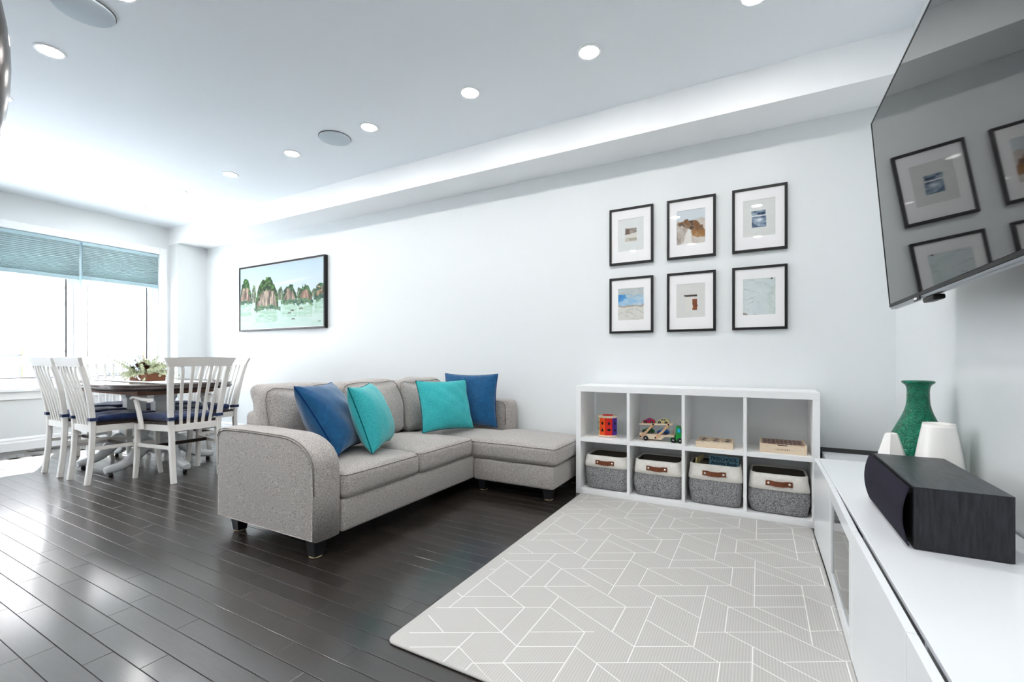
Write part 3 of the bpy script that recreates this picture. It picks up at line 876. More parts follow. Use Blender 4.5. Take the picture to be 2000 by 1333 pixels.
MSEG = [(30,1.424,0.28,0.768),(30,1.423,0.869,1.104),(30,1.425,-0.116,0.176),(30,1.504,0.417,0.615),(30,1.506,-0.333,-0.168),(30,1.506,0.027,0.22),(30,1.581,0.661,0.957),(30,1.584,-0.35,-0.029),(30,1.584,1.062,1.194),(30,1.586,0.072,0.298),(30,1.74,0.847,1.149),(30,1.743,-0.283,0.156),(30,1.743,0.261,0.55),(30,1.743,1.251,1.289),(30,1.823,-0.191,0.003),(30,1.824,0.597,0.796),(30,1.824,0.994,1.197),(30,1.904,0.053,0.343),(30,1.906,1.043,1.34),(30,1.906,0.444,0.937),(30,2.06,-0.089,-0.063),(30,2.068,0.636,1.13),(30,2.065,0.247,0.534),(30,2.067,1.224,1.467),(30,2.145,-0.012,0.187),(30,2.146,0.38,0.577),(30,2.149,0.777,0.978),(30,2.226,-0.01,0.328),(30,2.227,1.027,1.315),(30,2.23,1.429,1.558),(30,2.231,0.432,0.725),(30,2.387,1.614,1.65),(30,2.389,1.21,1.514),(30,2.391,0.088,0.516),(30,2.393,0.624,0.912),(30,2.467,1.363,1.558),(30,2.473,0.172,0.361),(30,2.474,0.966,1.164),(30,2.549,1.412,1.732),(30,2.554,0.807,1.301),(30,2.556,0.414,0.687),(30,2.715,0.996,1.396),(30,2.716,0.263,0.298),(30,2.716,0.597,0.895),(30,2.797,0.746,0.941),(30,2.8,0.368,0.549),(30,2.878,1.586,1.822),(30,2.879,0.365,0.688),(30,2.881,0.799,1.069),(30,3.034,0.455,0.869),(30,3.118,0.518,0.671),(90,-0.246,2.688,2.864),(90,-0.242,1.95,2.13),(90,-0.242,2.317,2.501),(90,-0.24,1.661,1.768),(90,-0.159,2.548,3.009),(90,-0.155,1.813,2.267),(90,0.017,2.728,3.063),(90,0.02,1.985,2.437),(90,0.021,1.518,1.705),(90,0.105,2.87,3.045),(90,0.106,2.49,2.675),(90,0.108,1.752,1.937),(90,0.109,2.119,2.308),(90,0.111,1.469,1.568),(90,0.192,2.353,2.816),(90,0.194,1.612,2.069),(90,0.368,2.164,2.626),(90,0.368,2.912,3.045),(90,0.368,1.428,1.884),(90,0.45,1.282,1.381),(90,0.451,1.928,2.114),(90,0.451,2.675,2.852),(90,0.456,2.3,2.486),(90,0.456,1.561,1.746),(90,0.54,1.233,1.514),(90,0.541,2.533,2.994),(90,0.542,1.797,2.253),(90,0.713,1.235,1.685),(90,0.717,1.969,2.428),(90,0.717,2.716,3.063),(90,0.797,1.112,1.189),(90,0.797,1.737,1.919),(90,0.798,1.373,1.554),(90,0.801,2.856,3.026),(90,0.801,2.475,2.664),(90,0.802,2.106,2.294),(90,0.881,1.108,1.323),(90,0.883,1.596,2.055),(90,0.886,2.337,2.797),(90,1.053,1.41,1.866),(90,1.06,2.147,2.608),(90,1.06,2.883,3.05),(150,-2.764,1.212,1.31),(150,-2.672,1.038,1.166),(150,-2.512,1.685,1.793),(150,-2.51,0.961,0.995),(150,-2.509,1.288,1.583),(150,-2.432,1.837,1.964),(150,-2.427,1.05,1.244),(150,-2.344,1.498,1.785),(150,-2.342,0.912,1.397),(150,-2.184,1.322,1.606),(150,-2.182,1.907,2.189),(150,-2.177,2.294,2.332),(150,-2.176,0.792,1.218),(150,-2.099,1.666,1.86),(150,-2.089,0.883,1.078),(150,-2.016,1.527,2.008),(150,-2.012,1.138,1.428),(150,-2.012,0.709,0.838),(150,-2.007,2.117,2.234),(150,-1.85,1.929,2.159),(150,-1.848,1.348,1.83),(150,-1.848,0.628,0.66),(150,-1.845,0.954,1.249),(150,-1.766,1.501,1.695),(150,-1.765,0.721,0.913),(150,-1.682,0.584,1.065),(150,-1.681,1.752,2.03),(150,-1.678,1.165,1.455),(150,-1.52,1.957,1.991),(150,-1.519,1.569,1.855),(150,-1.519,0.985,1.27),(150,-1.514,0.586,0.884),(150,-1.435,1.332,1.526),(150,-1.432,0.643,0.745),(150,-1.353,1.196,1.673),(150,-1.347,0.807,1.093),(150,-1.346,1.78,1.906),(150,-1.189,0.811,0.915),(150,-1.187,1.013,1.495),(150,-1.189,1.592,1.824),(150,-1.107,1.166,1.358),(150,-1.024,0.924,1.123),(150,-1.024,1.413,1.697),(150,-0.864,1.239,1.517),(150,-0.861,1.616,1.658),(150,-0.783,1.087,1.192),(150,-0.703,1.143,1.341),(150,-0.696,1.445,1.573)]
ln = MB()
for k, o, u0, u1 in MSEG:
    a = math.radians({30: 29.06, 90: 89.9, 150: 153.1}[k]); d = (math.cos(a), math.sin(a)); nn = (-d[1], d[0])
    p = [(d[0] * u + nn[0] * (o + w), d[1] * u + nn[1] * (o + w)) for u, w in ((u0, -0.0017), (u1, -0.0017), (u1, 0.0017), (u0, 0.0017))]
    p = [(min(max(x, MX0 + 0.003), MX1 - 0.002), min(max(y, MY0 + 0.003), MY1 - 0.003), MT + 0.0004) for x, y in p]
    ln.add(p, [(0, 1, 2, 3)])
obj('printed_line', ln, MATLINE, t, True, label='white printed lines', kind='stuff')

# ---------------------------------------------------------------- cube shelf
HX0, HX1, HY0, HY1, HT = -1.164, 0.306, 3.09, 3.402, 0.782
t = thing('cube_shelf', 'white eight cube shelf unit standing against the back wall', 'shelf', ((HX0 + HX1) / 2, (HY0 + HY1) / 2, 0))
PT = 0.036
obj('top_panel', MB().rbox(HX0, HX1, HY0, HY1, HT - 0.043, HT, 0.0012), WHITE, t, True)
obj('bottom_panel', MB().rbox(HX0, HX1, HY0, HY1, 0.002, 0.043, 0.0012), WHITE, t, True)
obj('side_panel', MB().rbox(HX0, HX0 + PT, HY0 + 0.0005, HY1, 0.0435, HT - 0.0435, 0.0012), WHITE, t, True)
obj('side_panel', MB().rbox(HX1 - PT, HX1, HY0 + 0.0005, HY1, 0.0435, HT - 0.0435, 0.0012), WHITE, t, True)
DIV = [(-0.795, -0.776), (-0.4395, -0.4205), (-0.084, -0.065)]
for a, c in DIV: obj('divider', MB().rbox(a, c, HY0 + 0.001, HY1, 0.0435, HT - 0.0435, 0.001), WHITE, t, True)
cells = [(HX0 + PT, DIV[0][0]), (DIV[0][1], DIV[1][0]), (DIV[1][1], DIV[2][0]), (DIV[2][1], HX1 - PT)]
ZM = 0.408
for a, c in cells: obj('middle_shelf', MB().rbox(a + 0.0003, c - 0.0003, HY0 + 0.001, HY1, ZM - 0.027, ZM, 0.001), WHITE, t, True)

# baskets
def basket(cx, w, top, band, label, seed, tilt=0.0):
    t = thing('storage_basket', label, 'basket', (cx, 3.245, 0.0435), 0, 'fabric storage baskets in the shelf')
    D = 0.27; z0 = 0.0005; H = top - 0.0435; ZB_ = band - 0.0435
    r = np.random.RandomState(seed); ph = r.uniform(0, 6.28, 6)
    def ring(z, ins, n=9, rad=0.045):
        hw, hd = w / 2 - ins, D / 2 - ins
        pts = []
        for sx, sy, a0 in ((1, -1, -90), (1, 1, 0), (-1, 1, 90), (-1, -1, 180)):
            for k in range(n):
                a = math.radians(a0 + 90 * k / (n - 1))
                pts.append(((hw - rad) * sx + rad * math.cos(a), (hd - rad) * sy + rad * math.sin(a)))
        # subdivide straight runs
        out = []
        m = len(pts)
        for i in range(m):
            a, b2 = pts[i], pts[(i + 1) % m]
            k = 7 if math.dist(a, b2) > 0.05 else 1
            for j in range(k): out.append((a[0] + (b2[0] - a[0]) * j / k, a[1] + (b2[1] - a[1]) * j / k))
        res = []
        for x, y in out:
            q = 0.006 * math.sin(9 * x / w * 2 + ph[0] + z * 12) * math.sin(20 * z + ph[1] + 5 * y) * (1 if 0.02 < z < H - 0.01 else 0.2)
            s = 1 + q / (w / 2)
            res.append((x * s, y * s, z))
        return res
    def wall(levels, mb):
        vs = []
        for z, ins in levels: vs += ring(z, ins)
        n = len(vs) // len(levels)
        mb.add(vs, [(j * n + i, j * n + (i + 1) % n, (j + 1) * n + (i + 1) % n, (j + 1) * n + i) for j in range(len(levels) - 1) for i in range(n)], True)
        return n
    g = MB()
    n = wall([(z0, 0.03), (z0 + 0.006, 0.014), (0.03, 0.008)] + [(0.03 + (ZB_ - 0.03) * k / 5, 0.008 - 0.006 * math.sin(math.pi * k / 5)) for k in range(1, 6)], g)
    g.f.append(tuple(range(n - 1, -1, -1))); g.sm.append(False)
    obj('body', g, BASKG, t)
    c = MB()
    wall([(ZB_ - 0.002, 0.009), (ZB_, 0.003), (ZB_ + 0.3 * (H - ZB_), 0.003), (ZB_ + 0.7 * (H - ZB_), 0.006), (H - 0.006, 0.009), (H, 0.012), (H + 0.001, 0.017), (H - 0.008, 0.021)], c)
    obj('cuff', c, BASKC, t)
    li = MB()
    wall([(H - 0.007, 0.0208), (0.05, 0.02), (0.02, 0.03)], li)
    k = len(li.v) // 3
    li.f.append(tuple(2 * k + i for i in range(k))); li.sm.append(False)
    li.f = [f if len(f) > 4 else tuple(reversed(f)) for f in li.f]
    obj('lining', li, LINER, t)
    zc = (H + ZB_) / 2 - 0.004
    yf = -D / 2 - 0.001
    hw = w * 0.215
    path = [(-hw, yf - 0.001, zc), (-hw * 0.62, yf - 0.002, zc), (-hw * 0.3, yf - 0.011, zc - 0.002), (hw * 0.3, yf - 0.011, zc - 0.002), (hw * 0.62, yf - 0.002, zc), (hw, yf - 0.001, zc)]
    h = obj('handle', MB().sweep(path, RECT(0.003, 0.031)), LEATH, t)
    for s in (-1, 1):
        obj('rivet', MB().lathe([(0.0075, 0), (0.0075, 0.0015), (0.005, 0.003), (0.0, 0.0035)], n=14).tf(Matrix.Translation((s * hw * 0.78, yf - 0.003, zc)) @ Matrix.Rotation(math.radians(90), 4, 'X')), RIVET, h)
    return t
cc = [(a + c) / 2 for a, c in cells]
basket(cc[0] + 0.005, 0.312, 0.283, 0.202, 'grey and cream fabric basket in the leftmost lower cube', 1)
basket(cc[1] + 0.008, 0.318, 0.287, 0.197, 'grey and cream fabric basket holding dark toys below the toy truck', 2)
basket(cc[2] + 0.004, 0.318, 0.300, 0.203, 'grey and cream fabric basket holding the activity book', 3)
basket(cc[3] + 0.002, 0.322, 0.283, 0.189, 'bulging grey and cream fabric basket in the rightmost lower cube', 4)

# things in the baskets
t = thing('activity_book', 'blue activity book standing in the third fabric basket', 'book', (cc[2] + 0.055, 3.205, 0.082), math.radians(-4))
bk = MB().rbox(-0.088, 0.088, -0.004, 0.004, 0.0, 0.262, 0.001)
obj('cover', bk, BOOKB, t)
for tx, sz, z in (('PRESCHOOL', 0.032, 0.244), ('Activity Book', 0.030, 0.2165)):
    me = text_mesh(tx, sz, INK, 0.0003, 0.0007)
    ex = [v.co.x for v in me.vertices]; me.transform(Matrix.Diagonal((0.156 / (max(ex) - min(ex)), 1, 1, 1)))
    o = obj('lettering', me, INK, t); o.location = (0.0, -0.0047, z); o.rotation_euler = (math.radians(90), 0, 0)
t = thing('picture_book', 'thin yellow picture book leaning in the third fabric basket', 'book', (cc[2] - 0.115, 3.235, 0.06), math.radians(78))
m4 = Matrix.Rotation(math.radians(5), 4, 'X')
obj('cover', MB().rbox(-0.07, 0.07, -0.003, 0.003, 0, 0.27, 0.001).tf(m4), YELLOWT, t)
obj('pages', MB().box(-0.067, 0.0705, -0.0022, 0.0022, 0.003, 0.267).tf(m4), MATB, t)
t = thing('toy_case', 'small grey toy case with a frame lid in third basket', 'toy', (cc[2] - 0.07, 3.27, 0.06))
obj('case', MB().rbox(-0.045, 0.045, -0.03, 0.03, 0, 0.235, 0.004), flat('toy_case_grey', 74, 70, 62), t)
obj('lid_frame', frame_rect(MB(), 'y', -0.034, -0.0305, -0.04, 0.04, 0.17, 0.232, 0.008, 0.001), flat('toy_case_line', 120, 112, 96), t)
t = thing('round_lid', 'round white plastic lid lying inside the rightmost basket', 'lid', (cc[3] - 0.06, 3.21, 0.185))
obj('disc', MB().lathe([(0.0, 0.0), (0.07, 0.0), (0.075, 0.012), (0.066, 0.03), (0.0, 0.036)], n=32), WHITE, t)
obj('knob', MB().lathe([(0.012, 0.034), (0.014, 0.042), (0.0, 0.046)], n=16), WHITE, t)
for i, (dx, dy, dz, cm, lab) in enumerate(((-0.05, -0.02, 0.2, 'toy_case_grey', 'grey toy block lying in the second fabric basket'), (0.06, 0.03, 0.19, 'toy_tyre', 'black toy block lying in the second fabric basket'))):
    t = thing('toy_block', lab, 'toy', (cc[1] + dx, 3.245 + dy, dz), 0.5 * i)
    obj('block', MB().rbox(-0.05, 0.05, -0.035, 0.035, -0.025, 0.025, 0.006), MATS[cm], t)
    obj('peg', MB().lathe([(0.014, 0.0245), (0.014, 0.035), (0.0, 0.036)], n=14), MATS[cm], t)
# ---------------------------------------------------------------- toys on the shelf
t = thing('shape_sorter', 'octagonal shape sorting drum with orange, red and purple sides', 'toy', (-0.972, 3.235, ZM))
obj('base_disc', MB().lathe([(0.064, 0.0005), (0.07, 0.003), (0.07, 0.011), (0.066, 0.014)], n=40), PINE, t)
obj('top_disc', MB().lathe([(0.066, 0.138), (0.071, 0.141), (0.071, 0.15), (0.066, 0.153)], n=40), PINE, t)
obj('lid', MB().lathe([(0.04, 0.1525), (0.04, 0.156), (0.037, 0.158), (0.0, 0.158)], n=32), RED, t)
ap = 0.06
cols = {0: ('red', RED), 1: ('purple', PURPLE), -1: ('orange', ORANGE), -2: ('yellow', YELLOWT), 2: ('blue', BLUET), 3: ('green', GREENT), 4: ('yellow', YELLOWT), -3: ('green', GREENT)}
hs = ap * math.tan(math.radians(22.5)) - 0.0012
for k, (cn, cm) in cols.items():
    a = math.radians(-65.4 + 45 * k)
    M = Matrix.Rotation(a + math.pi / 2, 4, 'Z')
    pn = obj('side_panel', MB().rbox(-hs, hs, -ap - 0.003, -ap + 0.003, 0.0145, 0.1375, 0.0008).tf(M), cm, t, label=cn + ' side panel')
    ho = MB()
    star = k % 2
    ho.prism([(0.009 * math.cos(q * math.pi / 3) , 0.1 + 0.012 * math.sin(q * math.pi / 3)) for q in range(6)], 'y', -ap - 0.0042, -ap - 0.0031)
    if star: ho.prism([(-0.013, 0.042), (0.013, 0.042), (0, 0.066)], 'y', -ap - 0.0042, -ap - 0.0031)
    else: ho.prism([(0.014 * math.cos(q * math.pi / 6), 0.055 + 0.009 * math.sin(q * math.pi / 6)) for q in range(12)], 'y', -ap - 0.0042, -ap - 0.0031)
    obj('hole', ho.tf(M), BLK, pn)

TX = lambda zx: -0.688 + (zx - 400) * 0.000175
TY0, TY1 = 3.19, 3.262
def wheel(x, z, r, y, m_tyre, parent, name='wheel'):
    M = Matrix.Translation((x, y, z)) @ Matrix.Rotation(math.radians(90), 4, 'X')
    w = obj(name, MB().lathe([(r * 0.9, -0.004), (r, -0.002), (r, 0.003), (r * 0.85, 0.005), (0.0, 0.005)], n=20).tf(M), m_tyre, parent, True)
    obj('hub', MB().lathe([(r * 0.24, 0.0048), (r * 0.2, 0.0068), (0, 0.007)], n=12).tf(M), HUB, w, True)
t = thing('car_carrier_truck', 'wooden car carrier toy truck with a bright green cab', 'toy', (-0.6, 3.226, ZM))
z = lambda v: ZM + v
lw = MB()
lw.prism([(TX(150), z(0.012)), (TX(980), z(0.012)), (TX(1110), z(0.036)), (TX(1470), z(0.036)), (TX(1470), z(0.050)), (TX(1190), z(0.050)), (TX(1190), z(0.047)), (TX(330), z(0.047)), (TX(330), z(0.052)), (TX(150), z(0.052))], 'y', TY0, TY1)
obj('trailer', lw, PINE, t, True)
obj('upper_deck', MB().prism([(TX(100), z(0.110)), (TX(160), z(0.116)), (TX(1390), z(0.126)), (TX(1370), z(0.116)), (TX(160), z(0.106))], 'y', TY0, TY1), PINE, t, True)
for (ax, az), (bx, bz) in (((190, 0.026), (690, 0.116)), ((770, 0.025), (1265, 0.12))):
    for yy in (TY0 - 0.004, TY1 + 0.004):
        pth = [(TX(ax), yy, z(az)), (TX((ax * 1.1 + bx * 0.9) / 2 + 20), yy, z((az + bz) / 2 - 0.008)), (TX(bx), yy, z(bz))]
        lk = obj('ramp_link', MB().sweep(pth, RECT(0.0072, 0.015), up=(0, 1, 0)) if False else MB().sweep(pth, RECT(0.015, 0.007), up=(0, 1, 0)), ASHW, t, True)
        if yy < TY1:
            for px_, pz_ in ((ax, az), (bx, bz)):
                obj('pin', MB().lathe([(0.0052, 0), (0.0052, 0.002), (0, 0.0025)], n=12).tf(Matrix.Translation((TX(px_), yy - 0.0036, z(pz_))) @ Matrix.Rotation(math.radians(90), 4, 'X')), TYRE, lk, True)
wheel(TX(400), z(0.0168), 0.0166, TY0 - 0.005, TYRE, t); wheel(TX(400), z(0.0168), 0.0166, TY1 + 0.007, TYRE, t)
obj('peg', MB().lathe([(0.003, z(0.05)), (0.003, z(0.083)), (0, z(0.085))], TX(1390), 3.226, 10), ASHW, t, True)
cx0 = TX(1320); cx1 = -0.4425
cab = MB().prism([(cx0, z(0.012)), (cx1, z(0.012)), (cx1, z(0.062)), (cx1 - 0.016, z(0.066)), (cx1 - 0.026, z(0.108)), (TX(1530), z(0.110)), (TX(1530), z(0.035)), (cx0, z(0.033))], 'y', TY0, TY1)
cb_ = obj('cab', cab, GREENT, t, True)
obj('cab_window', MB().prism([(TX(1590), z(0.072)), (TX(1690), z(0.072)), (TX(1700), z(0.085)), (TX(1670), z(0.098)), (TX(1610), z(0.098)), (TX(1585), z(0.085))], 'y', TY0 - 0.001, TY0 + 0.001), CYAN, cb_, True)
for wx in (1440, 1690):
    wheel(TX(wx), z(0.0185), 0.018, TY0 - 0.005, TYRE, t); wheel(TX(wx), z(0.0185), 0.018, TY1 + 0.007, TYRE, t)
def toy_car(zx, dz, cm, label, glassm):
    x0 = TX(zx) - 0.039; zb = ZM + dz
    t = thing('toy_car', label, 'toy car', (x0 + 0.039, 3.226, zb), 0, 'wooden toy cars on the carrier')
    P = [(0.0, 0.006), (0.0, 0.018), (0.006, 0.022), (0.018, 0.0235), (0.026, 0.033), (0.036, 0.0375), (0.05, 0.037), (0.062, 0.030), (0.073, 0.0245), (0.078, 0.018), (0.078, 0.006)]
    bo = obj('body', MB().prism([(x0 + u, zb + v) for u, v in P], 'y', 3.21, 3.243), cm, t, True)
    for pts in ([(0.0235, 0.0245), (0.041, 0.0245), (0.041, 0.0345), (0.036, 0.0345), (0.029, 0.032)], [(0.0435, 0.0245), (0.060, 0.0245), (0.056, 0.031), (0.05, 0.0345), (0.0435, 0.0345)]):
        obj('window', MB().prism([(x0 + u, zb + v) for u, v in pts], 'y', 3.2092, 3.2105), glassm, bo, True)
    for wx in (0.0165, 0.0605):
        wheel(x0 + wx, zb + 0.0105, 0.010, 3.206, TYRE, t); wheel(x0 + wx, zb + 0.0105, 0.010, 3.249, TYRE, t)
toy_car(487, 0.1145, CRED, 'crimson wooden toy car on the upper deck of the toy carrier', flat('toy_window_violet', 66, 70, 160))
toy_car(1030, 0.1185, YELLOWT, 'cream wooden toy car on the upper deck of the toy carrier', DGLASS)
toy_car(455, 0.0475, DGREEN, 'dark green wooden toy car on the lower deck of the toy carrier', flat('toy_window_teal', 60, 150, 140))
toy_car(1030, 0.0475, BLUET, 'blue wooden toy car on the lower deck of the toy carrier', CYAN)

# sorting tray
t = thing('sorting_tray', 'pale wooden tray with nine compartments on the third upper shelf', 'tray', (-0.25, 3.21, ZM))
x0, x1, ya, yb = -0.356, -0.142, 3.112, 3.315
obj('bottom', MB().box(x0, x1, ya, yb, ZM + 0.0005, ZM + 0.006), PINE, t, True)
for a in ((x0, x1, ya, ya + 0.008), (x0, x1, yb - 0.008, yb), (x0, x0 + 0.008, ya + 0.0085, yb - 0.0085), (x1 - 0.008, x1, ya + 0.0085, yb - 0.0085)):
    obj('wall', MB().rbox(*a, ZM + 0.0065, ZM + 0.038, 0.001), PINE, t, True)
for k in (1, 2):
    xx = x0 + (x1 - x0) * k / 3; yy = ya + (yb - ya) * k / 3
    obj('partition', MB().box(xx - 0.003, xx + 0.003, ya + 0.0085, yb - 0.0085, ZM + 0.0065, ZM + 0.034), PINE, t, True)
    obj('partition', MB().box(x0 + 0.0085, x1 - 0.0085, yy - 0.003, yy + 0.003, ZM + 0.0065, ZM + 0.0345), PINE, t, True)
DK = flat('dark_pebble', 40, 36, 34, 0.5)
for i in range(3):
    for j in range(3):
        px_ = x0 + (x1 - x0) * (i + 0.5) / 3; py_ = ya + (yb - ya) * (j + 0.5) / 3
        pr = [(0.024 * math.cos(a), ZM + 0.0225 + 0.0125 * math.sin(a)) for a in np.linspace(-1.45, 1.5708, 9)]
        lab = 'dark rounded piece in the %s %s compartment of the sorting tray' % (('front', 'middle', 'back')[j], ('left', 'centre', 'right')[i])
        o = obj('wooden_pebble', MB().lathe([(max(r, 0.0), zz) for r, zz in pr], px_, py_, 16), DK)
        tag(o, lab, 'toy', 'dark pieces in the sorting tray')

# wooden box with patterned lid
t = thing('wooden_toy_box', 'pale wooden toy box with a brown patterned lid and lettering', 'box', (0.126, 3.25, ZM))
x0, x1, ya, yb = 0.004, 0.247, 3.135, 3.365
obj('front', MB().rbox(x0, x1, ya, ya + 0.009, ZM + 0.0005, ZM + 0.046, 0.001), PINE, t, True)
obj('back', MB().rbox(x0, x1, yb - 0.009, yb, ZM + 0.0005, ZM + 0.046, 0.001), PINE, t, True)
for a, c in ((x0, x0 + 0.009), (x1 - 0.009, x1)):
    obj('side', MB().rbox(a, c, ya + 0.0095, yb - 0.0095, ZM + 0.0005, ZM + 0.056, 0.001), PINE, t, True)
LIDM = mat('printed_lid', rgb(132, 102, 92), 0.5, 0.3, noise=(60, 2, 0.42, 0.58), col2=rgb(186, 162, 152))
lid = obj('lid', MB().rbox(x0 + 0.0095, x1 - 0.0095, ya + 0.010, yb - 0.010, ZM + 0.043, ZM + 0.051, 0.001), PINE, t, True)
pr = MB()
for i in range(9):
    for j in range(6):
        cx, cy = x0 + 0.03 + i * 0.0225, ya + 0.035 + j * 0.031
        pr.lathe([(0.0085, ZM + 0.0512), (0.0085, ZM + 0.0522), (0.0, ZM + 0.0523)], cx, cy, 10)
obj('printed_circle', pr, flat('lid_print', 120, 88, 78), lid, True, kind='stuff')
obj('lid_sheet', MB().box(x0 + 0.014, x1 - 0.014, ya + 0.016, yb - 0.014, ZM + 0.0505, ZM + 0.0514), LIDM, lid, True)
obj('grip_notch', MB().rbox(0.1, 0.15, ya - 0.0006, ya + 0.0095, ZM + 0.0465, ZM + 0.0495, 0.001), BLK, lid, True)
o = obj('lettering', text_mesh('LOVEVERY', 0.0125, BRINK, 0.0003, 0.0002, 1.35), BRINK, t)
o.location = (0.0, ya - 3.25 - 0.0004, 0.022); o.rotation_euler = (math.radians(90), 0, 0)

# ---------------------------------------------------------------- paintings
def vnoise(h, w, sc, seed, sy=1.0):
    r = np.random.RandomState(seed)
    gh, gw = int(sc * sy) + 3, int(sc * w / h) + 3
    g = r.rand(gh, gw)
    yy = np.linspace(0, gh - 2.001, h); xx = np.linspace(0, gw - 2.001, w)
    yi = yy.astype(int); xi = xx.astype(int)
    fy = (yy - yi)[:, None]; fx = (xx - xi)[None, :]
    fy = fy * fy * (3 - 2 * fy); fx = fx * fx * (3 - 2 * fx)
    a = g[yi][:, xi]; b_ = g[yi][:, xi + 1]; c = g[yi + 1][:, xi]; d_ = g[yi + 1][:, xi + 1]
    return (a * (1 - fx) + b_ * fx) * (1 - fy) + (c * (1 - fx) + d_ * fx) * fy
def fbm(h, w, sc, seed, sy=1.0):
    return sum(vnoise(h, w, sc * 2 ** k, seed + k, sy) / 2 ** (k + 1) for k in range(4)) / 0.9375
def mixc(img, mask, c):
    c = np.array(c, float)
    img += mask[..., None] * (c - img)
    return img
def picture_mesh(name, img, x0, x1, z0, z1, y, m):
    """img: h x w x 3 in sRGB 0..255, row 0 at the top; flat sheet with a colour attribute"""
    h, w, _ = img.shape
    a = np.clip(img / 255.0, 0, 1)
    l = np.where(a <= 0.04045, a / 12.92, ((a + 0.055) / 1.055) ** 2.4)
    xs = np.linspace(x0, x1, w); zs = np.linspace(z1, z0, h)
    vs = [(x, y, zz) for zz in zs for x in xs]
    fs = [(j * w + i, (j + 1) * w + i, (j + 1) * w + i + 1, j * w + i + 1) for j in range(h - 1) for i in range(w - 1)]
    me = bpy.data.meshes.new(name); me.from_pydata(vs, [], fs)
    at = me.color_attributes.new('paint', 'FLOAT_COLOR', 'POINT')
    at.data.foreach_set('color', np.concatenate([l.reshape(-1, 3), np.ones((h * w, 1))], 1).astype(np.float32).ravel())
    me.materials.append(m); me.update()
    return me
PAINT = attr_mat('painted_canvas', 0.55, 0.3)
PRINTM = attr_mat('printed_paper', 0.7, 0.2)

def karst():
    h, w = 150, 260
    Y, X = np.mgrid[0:1:h * 1j, 0:1:w * 1j]
    img = np.zeros((h, w, 3))
    sky = np.array([206, 228, 240.]); sky2 = np.array([232, 244, 248.])
    tt = np.clip(Y / 0.55, 0, 1)[..., None]
    img[:] = sky * (1 - tt) + sky2 * tt
    cl = np.clip(1 - np.abs(Y - 0.30 - 0.10 * (0.6 - X)) / 0.035, 0, 1) * np.clip((X - 0.35) * 4, 0, 1) * np.clip((0.9 - X) * 5, 0, 1)
    mixc(img, cl * 0.9, (250, 252, 254))
    wat = (Y > 0.56).astype(float)
    n = fbm(h, w, 6, 5, 3)
    wc = np.array([196, 232, 216.]) * (1 - n[..., None]) + np.array([232, 246, 240.]) * n[..., None]
    img = img * (1 - wat[..., None]) + wc * wat[..., None]
    n2 = fbm(h, w, 16, 9); n3 = fbm(h, w, 30, 31, 0.2)
    def peak(cx, wd, top, bot, rock, leafc, far=False):
        nonlocal img
        e = (X - cx) / wd
        prof = top + (bot - top) * np.clip(np.abs(e), 0, 1) ** 2.6 * 0.75 + (n2 - 0.5) * 0.10
        body = ((Y > prof) & (Y < bot) & (np.abs(e) < 1)).astype(float)
        strip = np.clip((n3 - 0.3) * 2.2, 0, 1)[..., None]
        rc = np.array(rock) * strip + np.array(rock) * 0.42 * (1 - strip)
        img = img * (1 - body[..., None]) + rc * body[..., None]
        leaf = body * ((Y < prof + (bot - top) * (0.34 + 0.5 * (n2 - 0.4))) | (np.abs(e) > 0.86)).astype(float)
        lv = np.clip((fbm(h, w, 34, int(cx * 100)) - 0.3) * 2.2, 0, 1)[..., None]
        lc = np.array(leafc) * lv + np.array(leafc) * 0.35 * (1 - lv)
        img = img * (1 - leaf[..., None]) + lc * leaf[..., None]
        if not far:
            bush = ((np.abs(Y - bot - 0.02 * e * e) < 0.075 * n2 * (0.5 + lv[..., 0])) & (np.abs(e) < 0.9 + 0.5 * n2)).astype(float)
            bc = np.array([128, 160, 112.]) * lv + np.array([44, 84, 74.]) * (1 - lv)
            img = img * (1 - bush[..., None]) + bc * bush[..., None]
            rf = ((Y > bot + 0.05) & (Y < bot + 0.24) & (np.abs(e) < 1.0)) * np.clip(1.2 * (fbm(h, w, 10, 77, 4) - 0.32), 0, 0.55)
            mixc(img, rf, (126, 182, 128))
    for cx, wd, top in ((0.18, 0.035, 0.30), (0.51, 0.04, 0.36), (0.74, 0.035, 0.40), (0.9, 0.03, 0.44), (0.05, 0.03, 0.35)):
        peak(cx, wd, top, 0.57, (222, 232, 196), (158, 190, 138), True)
    peak(0.07, 0.075, 0.17, 0.545, (232, 196, 172), (96, 164, 76))
    peak(0.345, 0.145, 0.19, 0.665, (238, 214, 190), (104, 158, 76))
    peak(0.62, 0.088, 0.35, 0.60, (226, 196, 172), (92, 146, 92))
    peak(0.80, 0.08, 0.37, 0.615, (206, 164, 140), (92, 156, 84))
    peak(0.965, 0.06, 0.38, 0.575, (222, 184, 148), (84, 144, 96))
    for bx, by in ((0.655, 0.74), (0.62, 0.775), (0.755, 0.72), (0.665, 0.87)):
        mixc(img, ((np.abs(X - bx) < 0.02) & (np.abs(Y - by - 0.5 * (X - bx) ** 2 / 0.02) < 0.010)).astype(float) * 0.85, (84, 72, 60))
    mixc(img, ((np.abs(X - 0.955) < 0.015) & (np.abs(Y - 0.93) < 0.008)).astype(float) * 0.7, (90, 90, 90))
    return img * 0.84

